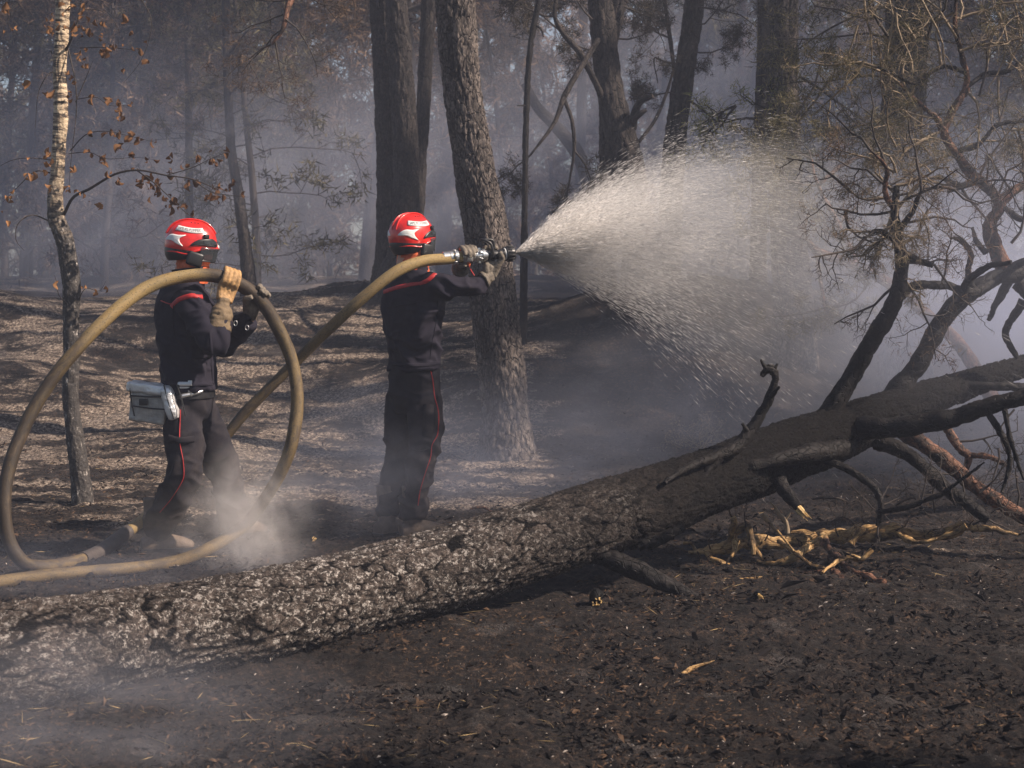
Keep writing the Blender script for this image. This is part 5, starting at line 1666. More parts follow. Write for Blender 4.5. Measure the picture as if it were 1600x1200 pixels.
def helmet(parent, C, F, tilt, text, seed=0, lamp=True):
    """F facing direction (horizontal), tilt = nod forward in degrees"""
    F = norm(np.array([F[0], F[1], 0]))
    Lf = np.array([-F[1], F[0], 0])            # wearer's left
    R = Matrix((F, Lf, (0, 0, 1))).transposed().to_4x4() @ Matrix.Rotation(math.radians(tilt), 4, 'Y')
    W = Matrix.Translation(Vector(C)) @ R

    def S(psi, th, off=0.0):
        """psi 0=front, +90 = left, th 0=top"""
        psi = np.asarray(psi, float)
        th = np.asarray(th, float)
        ps, t = np.radians(psi), np.radians(th)
        x = np.cos(ps) * np.sin(t)
        y = np.sin(ps) * np.sin(t)
        z = np.cos(t)
        a = np.where(x > 0, .133, .140) + off
        bb = .113 + off
        c = np.where(z > 0, .124, .108) + off
        k = 2.25
        n_ = (np.abs(x) ** k + np.abs(y) ** k + np.abs(z) ** k) ** (1 / k)
        x, y, z = x / n_ * a, y / n_ * bb, z / n_ * c
        z = z + .011 * np.exp(-(y / .022) ** 2) * np.clip(np.cos(t) + .25, 0, 1)
        x = x + .012 * np.exp(-((t - 1.62) / .16) ** 2) * np.clip(np.cos(ps), 0, 1)
        return np.stack([x, y, z], -1)

    def edge(psi):
        p = np.radians(psi)
        return 103 + 12 * np.clip(-np.cos(p), 0, 1) ** .6 - 7 * np.clip(np.cos(p), 0, 1) + 11 * np.exp(-((np.abs(psi) - 100) / 24.) ** 2)

    def world(v):
        v = np.asarray(v).reshape(-1, 3)
        m = np.array(W)
        return v @ m[:3, :3].T + m[:3, 3]

    def patch(name, psis, ths, off, mat, par, thick=.002, sm=True):
        P2, T2 = np.meshgrid(psis, ths)
        # outer surface + a rim down to the shell
        rows, cols = P2.shape
        V = S(P2, T2, off)
        Vi = S(P2, T2, off - thick - .004)
        mb = MB()
        i = (np.arange(rows - 1)[:, None] * cols + np.arange(cols - 1)[None]).ravel()
        Fq = np.stack([i, i + cols, i + cols + 1, i + 1], 1)
        mb.add(world(V), Fq)
        b = np.concatenate([np.arange(cols), np.arange(1, rows) * cols + cols - 1, np.arange(cols - 2, -1, -1) + (rows - 1) * cols, np.arange(rows - 2, 0, -1) * cols])
        nb = len(b)
        ring = np.vstack([world(V).reshape(-1, 3)[b], world(Vi).reshape(-1, 3)[b]])
        k = np.arange(nb)
        mb.add(ring, np.stack([k, (k + 1) % nb, (k + 1) % nb + nb, k + nb], 1))
        return mb.build(name, M[mat], par, smooth_=sm, tc=False)

    def poly(name, pts, s, mat='white', off=.0026):
        pts = np.array(pts, float)
        q = resample(np.column_stack([np.vstack([pts, pts[:1]]), np.zeros(len(pts) + 1)]), n=len(pts) * 3)[:-1]
        q = .5 * q + .5 * np.array([np.interp(np.linspace(0, len(pts), len(q), endpoint=False), np.arange(len(pts) + 1), np.append(pts[:, j], pts[0, j])) for j in (0, 1, 1)]).T
        c = q.mean(0)
        V = []
        for f in (0, .35, .7, 1):
            r = c + (q - c) * f
            V.append(world(S(r[:, 0] * s, r[:, 1], off)))
        r = q
        V.append(world(S(r[:, 0] * s, r[:, 1], -.002)))
        n = len(q)
        F = [(a * n + i, a * n + (i + 1) % n, (a + 1) * n + (i + 1) % n, (a + 1) * n + i) for a in range(4) for i in range(n)]
        mb = MB()
        mb.add(np.vstack(V), np.array(F))
        return mb.build(name, M[mat], hm, tc=False)

    psi = np.linspace(-180, 180, 97)[:-1]
    fr = np.concatenate([np.linspace(.02, .93, 34), [.96, .985, 1.0]])
    V = np.array([S(psi, f * edge(psi), .003 * (f > .97) + .0) for f in fr])
    # moulded step above the brim and side recess
    rows, cols = V.shape[:2]
    mb = MB()
    i = np.arange(rows - 1)[:, None] * cols
    j = np.arange(cols)[None]
    k = (j + 1) % cols
    Fq = np.stack([i + j, i + cols + j, i + cols + k, i + k], 2).reshape(-1, 4)
    mb.add(world(V), Fq)
    top = np.vstack([world(V[0]), world(S(0, 0))])
    a = np.arange(cols)
    mb.add(top, np.stack([a, (a + 1) % cols, np.full(cols, cols), np.full(cols, cols)], 1))
    hm = mb.build('helmet', M['helmet'], parent, tc=False)
    md = hm.modifiers.new('shell_thickness', 'SOLIDIFY')
    md.thickness = .005
    md.offset = -1
    # rim bead
    ps2 = np.linspace(-180, 180, 97)
    rim = world(S(ps2, edge(ps2), .002))
    mb = MB()
    mb.tube(rim, r=.0045, n=8, cap=False)
    mb.build('rim_bead', M['helmet'], hm, tc=False)
    # central ridge
    tt = np.linspace(-70, 62, 24)
    rd = world(np.array([S(180 if t < 0 else 0, abs(t), .002) for t in tt]))
    for s in (-1, 1):
        mb = MB()
        off = np.array(W)[:3, :3] @ np.array([0, s * .017, -.003])
        mb.tube(rd + off, r=.0038, n=6)
        mb.build('ridge', M['helmet'], hm, tc=False)
    for s in (-1, 1):
        # white strip with lettering
        p0, p1 = (138, 66) if s > 0 else (-138, -66)
        pp = np.linspace(p0, p1, 20)
        tf = lambda p: 52 + 5 * np.cos(np.radians(np.abs(p) - 95) * 2)
        ths = np.linspace(-6.8, 6.8, 4)
        P2, T2 = np.meshgrid(pp, ths)
        V2 = S(P2, T2 + tf(P2), .0022)
        mb = MB()
        i = (np.arange(3)[:, None] * 20 + np.arange(19)[None]).ravel()
        q = np.stack([i, i + 1, i + 21, i + 20], 1)
        mb.add(world(V2), q)
        st = mb.build('label_strip', M['white'], hm, tc=False)
        md = st.modifiers.new('t', 'SOLIDIFY')
        md.thickness = .0012
        md.offset = 0
        # lettering
        cu = bpy.data.curves.new('txt', 'FONT')
        cu.body = text
        cu.size = 1
        cu.align_x = 'CENTER'
        cu.align_y = 'CENTER'
        cu.resolution_u = 2
        to = bpy.data.objects.new('txt', cu)
        COL.objects.link(to)
        me = to.to_mesh()
        tv = np.array([v.co[:2] for v in me.vertices])
        tfc = [tuple(p.vertices) for p in me.polygons]
        to.to_mesh_clear()
        bpy.data.objects.remove(to)
        wid = tv[:, 0].max() - tv[:, 0].min()
        # psi direction: reads from back to front on the right side, front to back on the left
        pr = (tv[:, 0] / wid) * 60
        pc = -102 if s < 0 else 102
        ps3 = pc + pr
        th3 = tf(ps3) - tv[:, 1] * 11
        V3 = world(S(ps3, th3, .0042))
        me = bpy.data.meshes.new('lettering')
        me.from_pydata([tuple(v) for v in V3], [], tfc)
        me.materials.append(M['ink'])
        lo = link('lettering', me, hm)
        # goggle recess band and white flash
        poly('side_recess', [(30, 80), (45, 74), (70, 76), (84, 80), (96, 90), (98, 96), (86, 93), (70, 92), (50, 93), (34, 92)], s, 'black', .0045)
        patch('goggle_arm', np.linspace(24, 70, 12) * s, np.linspace(80, 87, 3), .0075, 'glass', hm)
        poly('white_flash', [(2, 84), (10, 82), (17, 84), (24, 92), (20, 95), (10, 95), (2, 94)], s)
        poly('white_flash', [(108, 70), (126, 72), (140, 70), (150, 72), (160, 78), (166, 84), (150, 84), (138, 86), (128, 92), (112, 99), (120, 88), (122, 80)], s)
        # bracket
        m_ = MB()
        c = S(62 * s, 70, .006)
        m_.box(W @ Matrix.Translation(Vector(c)) @ Matrix.Rotation(math.radians((62) * s), 4, 'Z'), .014, .030, .022, bevel=.004)
        m_.build('bracket', M['black'], hm, tc=False)
        for q3 in range(3):
            m_ = MB()
            c = world(S((70 + 16 * q3) * s, 28, .001))[0]
            nn = norm(c - C)
            m_.tube(np.array([list(c - nn * .002) + [.0045], list(c + nn * .0016) + [.0035]]), n=10)
            m_.build('vent', M['black'], hm, tc=False)
    # black lower guard, ear cups and visor
    ps4 = np.linspace(62, 298, 40)
    th4 = np.linspace(98, 133, 9)
    P2, T2 = np.meshgrid(ps4, th4)
    V = S(P2, T2, -.012)
    V[..., 2] -= .010 + .018 * ((T2 - 98) / 35) * np.clip(-np.cos(np.radians(P2)), -.2, 1)
    V[..., :2] *= (1.08 + .10 * ((T2 - 98) / 35))[..., None]
    mb = MB()
    i = (np.arange(8)[:, None] * 40 + np.arange(39)[None]).ravel()
    mb.add(world(V), np.stack([i, i + 40, i + 41, i + 1], 1))
    g = mb.build('neck_guard', M['black'], hm, tc=False)
    md = g.modifiers.new('t', 'SOLIDIFY')
    md.thickness = .006
    for s in (-1, 1):
        m_ = MB()
        c = W @ Vector((.012, .106 * s, -.078))
        m_.box(Matrix.Translation(c) @ R @ Matrix.Rotation(math.radians(12), 4, 'Y'), .085, .030, .075, bevel=.014)
        m_.build('ear_cup', M['black'], hm, tc=False)
    # chin strap
    ch = [(.030, .100, -.10), (.062, .075, -.150), (.082, .0, -.178), (.062, -.075, -.150), (.030, -.100, -.10)]
    m_ = MB()
    m_.tube(np.column_stack([world(resample(np.array(ch), .012)), np.full(len(resample(np.array(ch), .012)), .007)]), n=6)
    m_.build('chin_strap', M['black'], hm, tc=False)
    # visor over the eyes
    psv = np.linspace(-74, 74, 30)
    thv = np.linspace(93, 128, 7)
    P2, T2 = np.meshgrid(psv, thv)
    V = S(P2, np.minimum(T2, 100), .004)
    V[..., 2] = -.012 - (T2 - 93) / 35 * .072
    V[..., 0] += -.012 * ((T2 - 93) / 35)
    mb = MB()
    i = (np.arange(6)[:, None] * 30 + np.arange(29)[None]).ravel()
    mb.add(world(V), np.stack([i, i + 1, i + 31, i + 30], 1))
    vs = mb.build('visor', M['glass'], hm, tc=False)
    md = vs.modifiers.new('t', 'SOLIDIFY')
    md.thickness = .0025
    e = V[-1]
    m_ = MB()
    m_.tube(world(e), r=.004, n=6)
    m_.build('visor_rim', M['black'], hm, tc=False)
    return hm, W


def head_mb(mb, C, F, tilt=0):
    """head with brow, nose, chin, lips, ears and neck; C = centre of the skull"""
    F = norm(np.array([F[0], F[1], 0]))
    Lf = np.array([-F[1], F[0], 0])
    W = Matrix.Translation(Vector(C)) @ Matrix((F, Lf, (0, 0, 1))).transposed().to_4x4() @ Matrix.Rotation(math.radians(tilt), 4, 'Y')
    w = lambda x, y, z: list(W @ Vector((x, y, z)))

    def ell(x, y, z, a, b, c, n=16):
        zz = np.linspace(-.999, .999, 11)
        q = [[x, y, z + c * t, a * math.sqrt(1 - t * t), b * math.sqrt(1 - t * t)] for t in zz]
        V, Fq = [], []
        for r_ in q:
            for k in range(n):
                th = 2 * math.pi * k / n
                V.append(w(r_[0] + math.cos(th) * r_[3], r_[1] + math.sin(th) * r_[4], r_[2]))
        for i in range(10):
            for k in range(n):
                Fq.append((i * n + k, i * n + (k + 1) % n, (i + 1) * n + (k + 1) % n, (i + 1) * n + k))
        Fq.append  # closed ends
        V.append(w(x, y, z - c)); V.append(w(x, y, z + c))
        for k in range(n):
            Fq.append((k, len(V) - 2, (k + 1) % n, (k + 1) % n))
            Fq.append((10 * n + k, 10 * n + (k + 1) % n, len(V) - 1, len(V) - 1))
        mb.add(np.array(V), np.array(Fq))
    ell(-.008, 0, .01, .098, .077, .105)
    ell(.022, 0, -.045, .070, .062, .075)
    ell(.055, 0, -.092, .034, .036, .028)           # chin
    ell(.092, 0, -.030, .017, .013, .024)           # nose
    ell(.098, 0, -.044, .013, .016, .011)
    ell(.083, 0, -.070, .014, .024, .006)           # lips
    ell(.081, 0, -.080, .014, .021, .006)
    ell(.080, 0, .016, .020, .050, .010)            # brow
    for s in (-1, 1):
        ell(-.010, .078 * s, -.025, .018, .008, .032)
    a, b = np.array(w(-.012, 0, -.05)), np.array(w(-.030, 0, -.17))
    mb.tube(np.array([list(a) + [.055], list(b) + [.060]]), n=18)
    return W


def boot(parent, ankle, toe_dir, gz_, seed):
    """ankle = joint; sole at gz_"""
    F = norm(np.array([toe_dir[0], toe_dir[1], 0]))
    Lf = np.array([-F[1], F[0], 0])
    a = np.array(ankle, float)
    mb = MB()
    base = np.array([a[0], a[1], gz_])
    mb.tube(np.array([list(base + [0, 0, .30]) + [.062], list(base + [0, 0, .20]) + [.058], list(base + [0, 0, .11]) + [.052], list(base - F * .015 + [0, 0, .05]) + [.050]]), n=20)
    q = [(-.075, .045, .044, .042), (-.05, .048, .047, .048), (.02, .056, .046, .054), (.09, .048, .050, .046), (.15, .040, .052, .038), (.190, .032, .042, .028), (.205, .026, .02, .016)]
    mb.tube(np.array([list(base + F * x + np.array([0, 0, z])) + [rz, ry] for x, z, ry, rz in q]), n=20, up=(0, 0, 1))
    V, Fq = remesh(mb, .007, 3, lambda V, N: fbm(V * 30, 3, seed) * .004)
    V[:, 2] = np.maximum(V[:, 2], gz_ + .006)
    o = from_vf('boot', V, Fq, M['boot'], parent)
    mb = MB()
    pl = [(-.085, .030), (-.075, .040), (-.03, .042), (.02, .038), (.08, .048), (.14, .053), (.19, .043), (.212, .02)]
    out = [base + F * x + Lf * y for x, y in pl] + [base + F * x - Lf * y for x, y in pl[::-1]]
    n = len(out)
    V = [list(p) for p in out] + [list(p + np.array([0, 0, .026])) for p in out] + [list(base + F * .06), list(base + F * .06 + np.array([0, 0, .026]))]
    Fq = [(i, (i + 1) % n, n + (i + 1) % n, n + i) for i in range(n)] + [(i, 2 * n, (i + 1) % n, (i + 1) % n) for i in range(n)] + [(n + i, n + (i + 1) % n, 2 * n + 1, 2 * n + 1) for i in range(n)]
    mb.add(np.array(V), np.array(Fq))
    mb.build('sole', M['black'], o, smooth_=False, tc=False)
    return o


def limb_tube(mb, pl, up=None, n=26):
    mb.tube(resample(PP(pl) if pl[0][0] > 20 else np.array(pl), .02), n=n, up=up)


TXT = "SAPEURS-POMPIERS"


def man_left():
    Fd = norm(np.array([1.0, .32, 0]))
    gA = gz1(*on_ground(245, 885)[:2])
    base = on_ground(262, 880)
    root = thing('person', 'firefighter in red helmet, navy clothes and tan gloves shouldering the hose loop', 'person', base)
    hc = P(300, 383, 8.62)
    # body (skin), slim inside the clothes
    mb = MB()
    head_mb(mb, hc + np.array([0, 0, -.015]), Fd, 6)
    body = [[(298, 425, 8.62, .05, .06), (292, 465, 8.6, .075, .13), (290, 520, 8.6, .11, .15), (292, 590, 8.6, .10, .14), (292, 630, 8.6, .10, .15)],
            ]
    mb.tube(resample(PP(body[0]), .03), n=22, up=Fd)
    for pl in ([(290, 462, 8.46, .05), (332, 533, 8.37, .034), (349, 490, 8.4, .024), (350, 478, 8.41, .022)], [(300, 462, 8.76, .05), (340, 538, 8.72, .04), (392, 496, 8.6, .028), (397, 486, 8.57, .026)],
               [(287, 628, 8.52, .075), (292, 735, 8.45, .055), (246, 830, 8.6, .04), (243, 868, 8.6, .035)], [(305, 628, 8.7, .075), (345, 735, 8.82, .055), (366, 815, 9.1, .04), (367, 834, 9.15, .035)]):
        mb.tube(resample(PP(pl), .03), n=18)
    V, F = remesh(mb, .0155, 1)
    from_vf('body', V, F, M['skin'], root)
    # jacket
    mb = MB()
    T = [(294, 607, 8.6, .152, .205), (294, 588, 8.6, .140, .195), (292, 560, 8.6, .145, .20), (290, 520, 8.6, .152, .215), (288, 488, 8.6, .150, .22), (289, 466, 8.61, .135, .21), (292, 450, 8.61, .105, .165), (297, 436, 8.62, .075, .10), (299, 421, 8.62, .069, .082)]
    mb.tube(resample(PP(T), .02), n=40, up=Fd)
    RA = [(291, 461, 8.47, .078), (303, 485, 8.40, .078), (318, 512, 8.36, .071), (331, 536, 8.34, .064), (340, 535, 8.35, .058), (347, 512, 8.37, .054), (350, 492, 8.39, .050)]
    LA = [(300, 462, 8.74, .075), (318, 495, 8.78, .072), (332, 525, 8.76, .064), (345, 538, 8.73, .060), (362, 527, 8.69, .056), (380, 510, 8.64, .050), (388, 501, 8.61, .048)]
    mb.tube(resample(PP(RA), .015), n=26)
    mb.tube(resample(PP(LA), .015), n=26)
    jo = [(P(333, 537, 8.35), .10), (P(345, 538, 8.73), .10), (P(294, 590, 8.45), .14), (P(315, 480, 8.4), .10)]
    V, F = remesh(mb, .0085, 4, folds(.020, 6.5, 3, jo))
    jk = from_vf('jacket', V, F, M['jacket'], root)
    bv = bvh_of(V, F)
    strip_on('red_stripe', bv, [(268, 480), (274, 472), (285, 466), (300, 462), (316, 464)], .026, 'red', jk)
    strip_on('zip_flap', bv, [(328, 520), (330, 548), (331, 575), (333, 600)], .014, 'jacket', jk)
    strip_on('hem_band', bv, [(250, 597), (270, 600), (300, 601), (330, 600)], .022, 'jacket', jk, off=.005)
    strip_on('chest_pocket_flap', bv, [(303, 556), (328, 556)], .030, 'jacket', jk, off=.006)
    strip_on('yoke_seam', bv, [(252, 470), (262, 474), (272, 476)], .006, 'red', jk)
    strip_on('sleeve_seam', bv, [(272, 476), (270, 500), (274, 530)], .006, 'jacket', jk)
    # trousers
    mb = MB()
    T = [(293, 598, 8.6, .125, .175), (293, 615, 8.6, .13, .18), (292, 635, 8.6, .13, .185), (292, 655, 8.6, .11, .17)]
    mb.tube(resample(PP(T), .02), n=36, up=Fd)
    mb.tube(resample(PP([(285, 632, 8.52, .108), (289, 680, 8.48, .100), (292, 715, 8.46, .094), (290, 740, 8.46, .090), (278, 765, 8.50, .092), (262, 795, 8.56, .090), (250, 818, 8.60, .080), (245, 832, 8.62, .070)]), .015), n=28)
    mb.tube(resample(PP([(305, 632, 8.68, .105), (325, 675, 8.74, .098), (342, 715, 8.80, .092), (349, 738, 8.84, .086), (357, 770, 8.92, .084), (364, 800, 9.03, .080), (367, 816, 9.08, .070)]), .015), n=28)
    jo = [(P(291, 738, 8.42), .16), (P(247, 815, 8.55), .16), (P(347, 738, 8.8), .15), (P(365, 805, 9), .15), (P(292, 640, 8.45), .10)]
    V, F = remesh(mb, .009, 4, folds(.016, 5.5, 8, jo))
    tr = from_vf('trousers', V, F, M['trouser'], root)
    bv = bvh_of(V, F)
    strip_on('red_piping', bv, [(282, 640), (281, 690), (286, 720), (287, 745), (280, 760), (266, 782), (250, 800)], .0042, 'red', tr)
    strip_on('pocket_flap', bv, [(264, 684), (280, 688), (303, 686)], .034, 'trouser', tr, off=.006)
    # belt
    mb = MB()
    cb = PP([(293, 610, 8.6), (293, 619, 8.6)])
    mb.tube(np.column_stack([cb, [.146, .146], [.20, .20]]), n=48, up=Fd, cap=False)
    be = mb.build('belt', M['black'], root, tc=False)
    mb = MB()
    bk = P(296, 613, 8.395)
    mb.box(Matrix.Translation(Vector(P(297, 607, 8.40))), .022, .012, .085, bevel=.004)
    mb.build('belt_buckle', M['steel'], be)
    mb = MB()
    mb.tube(np.array([list(P(284, 619, 8.39)) + [.012], list(P(310, 613, 8.42)) + [.012], list(P(316, 611, 8.44)) + [.008]]), n=10)
    mb.build('belt_tube', M['steel'], be)
    mb = MB()
    mb.box(Matrix.Translation(Vector(P(288, 603, 8.40))), .05, .012, .03, bevel=.004)
    mb.build('belt_plate', M['foil'], be)
    # hood
    mb = MB()
    T = [(298, 440, 8.62, .088, .094), (300, 424, 8.62, .086, .090), (301, 410, 8.62, .084, .086), (303, 398, 8.62, .094, .088), (304, 390, 8.62, .088, .088)]
    mb.tube(resample(PP(T), .008), n=36, up=Fd, disp=lambda tc, th, s: (1 - np.abs(fbm(tc * np.array([30, 30, 90]), 3, 4)) * 3) * .006)
    mb.build('neck_hood', M['orange'], root, tc=False)
    # collar
    mb = MB()
    T = [(295, 442, 8.61, .085, .105), (297, 430, 8.61, .082, .096), (296, 419, 8.61, .088, .10)]
    mb.tube(resample(PP(T), .01), n=36, up=Fd, cap=False, disp=lambda tc, th, s: fbm(tc * 14, 2, 6) * .012)
    c = mb.build('collar', M['jacket'], root, tc=False)
    c.modifiers.new('t', 'SOLIDIFY').thickness = .005
    for s in (-1, 1):
        e = hc + Fd * .075 + np.array([-Fd[1], Fd[0], 0]) * .031 * s + np.array([0, 0, -.018])
        mb = MB()
        mb.tube(np.array([list(e - [0, 0, .011]) + [.002], list(e - [0, 0, .006]) + [.010], list(e) + [.0125], list(e + [0, 0, .006]) + [.010], list(e + [0, 0, .011]) + [.002]]), n=12)
        mb.build('eye', M['eye'], root, tc=False)
    helmet(root, P(299, 382, 8.62), Fd, 5, TXT)
    # gloves
    i = np.argmin(np.linalg.norm(HP[:, :3] - P(357, 437, 8.44), axis=1))
    C, T = HP[i, :3], HP[i + 1, :3] - HP[i - 1, :3]
    glove(root, C, -T, .036, np.array([-.05, -.35, -.95]), P(350, 470, 8.40), ('glove', 'cuff'), 1, 1, P(338, 534, 8.35), True, .060, .155)
    i = np.argmin(np.linalg.norm(HP[:, :3] - P(403, 468, 8.5), axis=1))
    C, T = HP[i, :3], HP[i + 1, :3] - HP[i - 1, :3]
    glove(root, C, T, .036, np.array([-.75, .1, -.5]), P(391, 492, 8.58), ('glove_grey', 'jacket'), 1, 2, P(345, 540, 8.73), True, .058, .13)
    for (a, b, Y) in ((368, 505, 8.36), (386, 512, 8.42)):
        mb = MB()
        th = np.linspace(0, 6.28, 16)
        c = P(a, b, Y)
        mb.tube(np.stack([c[0] + np.cos(th) * .009, c[1] + 0 * th, c[2] + np.sin(th) * .013], 1), r=.0018, n=6, cap=False)
        mb.build('cuff_ring', M['steel'], root, tc=False)
    a = P(243, 868, 8.6)
    boot(root, a, Fd, gz1(a[0], a[1]) + .01, 3)
    a = P(367, 834, 9.12)
    boot(root, a, norm(np.array([.8, .6, 0])), gz1(a[0], a[1]) + .01, 5)
    return root


def man_right():
    Fd = norm(np.array([math.cos(math.radians(40)), math.sin(math.radians(40)), 0]))
    base = on_ground(628, 842)
    root = thing('person', 'firefighter in red helmet and navy clothes seen from behind, aiming the spraying nozzle', 'person', base)
    hc = P(642, 370, 9.15)
    mb = MB()
    head_mb(mb, hc + np.array([0, 0, -.015]), Fd, 2)
    mb.tube(resample(PP([(645, 412, 9.15, .05, .06), (646, 460, 9.15, .075, .13), (647, 520, 9.15, .11, .15), (648, 580, 9.15, .10, .14), (648, 620, 9.15, .10, .15)]), .03), n=22, up=Fd)
    for pl in ([(674, 448, 9.02, .05), (732, 449, 9.03, .028), (752, 443, 9.07, .022), (757, 441, 9.08, .020)], [(615, 448, 9.28, .05), (672, 466, 9.48, .030), (704, 446, 9.38, .022), (712, 440, 9.35, .020)],
               [(664, 622, 9.08, .075), (660, 712, 9.02, .055), (645, 795, 9.08, .04), (645, 830, 9.08, .035)], [(632, 622, 9.22, .075), (620, 712, 9.18, .055), (607, 795, 9.15, .04), (605, 830, 9.15, .035)]):
        mb.tube(resample(PP(pl), .03), n=18)
    V, F = remesh(mb, .0155, 1)
    from_vf('body', V, F, M['skin'], root)
    mb = MB()
    T = [(649, 577, 9.15, .135, .188), (648, 560, 9.15, .128, .18), (646, 530, 9.15, .135, .195), (644, 495, 9.15, .142, .218), (644, 468, 9.15, .138, .230), (644, 450, 9.15, .120, .215), (644, 437, 9.15, .098, .165), (645, 425, 9.15, .078, .105), (645, 411, 9.15, .070, .085)]
    mb.tube(resample(PP(T), .02), n=40, up=Fd)
    mb.tube(resample(PP([(672, 448, 9.03, .082), (690, 447, 9.0, .074), (712, 447, 9.0, .064), (735, 449, 9.03, .058), (748, 446, 9.06, .050), (757, 441, 9.08, .043)]), .015), n=26)
    mb.tube(resample(PP([(615, 452, 9.27, .078), (640, 463, 9.40, .068), (672, 468, 9.48, .060), (700, 450, 9.40, .052), (716, 436, 9.33, .045)]), .015), n=26)
    jo = [(P(735, 449, 8.98), .10), (P(692, 452, 8.95), .10), (P(650, 560, 9.0), .16), (P(670, 500, 9), .1)]
    V, F = remesh(mb, .0085, 4, folds(.021, 6, 13, jo))
    jk = from_vf('jacket', V, F, M['jacket'], root)
    bv = bvh_of(V, F)
    strip_on('red_stripe', bv, [(600, 456), (618, 450), (640, 445), (662, 441), (672, 435), (682, 426), (690, 421)], .024, 'red', jk)
    strip_on('hem_band', bv, [(606, 566), (630, 570), (660, 571), (686, 567)], .024, 'jacket', jk, off=.005)
    strip_on('back_seam', bv, [(606, 480), (635, 476), (665, 470)], .007, 'jacket', jk)
    strip_on('side_seam', bv, [(684, 470), (682, 500), (676, 530), (672, 560)], .006, 'jacket', jk)
    mb = MB()
    T = [(648, 568, 9.15, .122, .165), (648, 590, 9.15, .128, .175), (648, 620, 9.15, .130, .178), (648, 642, 9.15, .11, .17)]
    mb.tube(resample(PP(T), .02), n=36, up=Fd)
    mb.tube(resample(PP([(664, 620, 9.08, .100), (665, 660, 9.04, .098), (663, 700, 9.02, .088), (656, 735, 9.03, .080), (650, 765, 9.06, .076), (646, 790, 9.08, .074), (645, 806, 9.08, .062)]), .015), n=28)
    mb.tube(resample(PP([(632, 620, 9.22, .102), (627, 660, 9.20, .098), (623, 700, 9.18, .084), (616, 735, 9.17, .074), (610, 765, 9.16, .070), (607, 790, 9.15, .068), (606, 808, 9.15, .060)]), .015), n=28)
    jo = [(P(660, 715, 9), .15), (P(646, 795, 9.05), .14), (P(620, 715, 9.15), .15), (P(607, 795, 9.1), .14), (P(650, 650, 9.0), .12)]
    V, F = remesh(mb, .009, 4, folds(.016, 5.5, 18, jo))
    tr = from_vf('trousers', V, F, M['trouser'], root)
    bv = bvh_of(V, F)
    strip_on('red_piping', bv, [(673, 580), (676, 595), (679, 620), (684, 640), (685, 660), (683, 680), (675, 695), (673, 712), (664, 740), (656, 768), (653, 790)], .0046, 'red', tr)
    strip_on('cargo_pocket', bv, [(670, 632), (669, 660), (668, 682)], .060, 'trouser', tr, off=.010, thick=.006)
    strip_on('knee_seam', bv, [(640, 700), (655, 705), (672, 700)], .007, 'trouser', tr)
    mb = MB()
    T = [(645, 428, 9.15, .084, .094), (645, 412, 9.15, .086, .092), (645, 400, 9.15, .082, .088), (645, 386, 9.15, .090, .088), (645, 378, 9.15, .084, .086)]
    mb.tube(resample(PP(T), .008), n=36, up=Fd, disp=lambda tc, th, s: (1 - np.abs(fbm(tc * np.array([30, 30, 90]), 3, 9)) * 3) * .007)
    mb.build('neck_hood', M['orange'], root, tc=False)
    mb = MB()
    T = [(645, 434, 9.15, .088, .112), (645, 422, 9.15, .082, .098), (644, 410, 9.15, .086, .10)]
    mb.tube(resample(PP(T), .01), n=36, up=Fd, cap=False, disp=lambda tc, th, s: fbm(tc * 14, 2, 16) * .012)
    c = mb.build('collar', M['jacket'], root, tc=False)
    c.modifiers.new('t', 'SOLIDIFY').thickness = .005
    helmet(root, P(643, 370, 9.15), norm(np.array([.66, .75, 0])), -4, TXT)
    side = norm(np.cross(NDIR, [0, 0, 1]))
    c = P(770, 398, 9.10)
    glove(root, c, NDIR, .030, side * .45 + np.array([0, 0, -1.]), P(765, 432, 9.09), ('glove_grey', 'glove_grey'), -1, 11, P(735, 449, 9.03), True, .043, .05)
    c = P(732, 401, 9.04)
    glove(root, c, NDIR, .036, -side * .9 + np.array([0, 0, -.5]), c - side * .10 + np.array([0, 0, -.05]), ('glove_grey', 'glove_grey'), 1, 12, P(700, 450, 9.4), True, .043, .05)
    a = P(645, 830, 9.08)
    boot(root, a, norm(np.array([.75, .3, 0])), gz1(a[0], a[1]) + .01, 7)
    a = P(605, 830, 9.15)
    boot(root, a, norm(np.array([.5, .6, 0])), gz1(a[0], a[1]) + .01, 9)
    return root


man_left()
man_right()


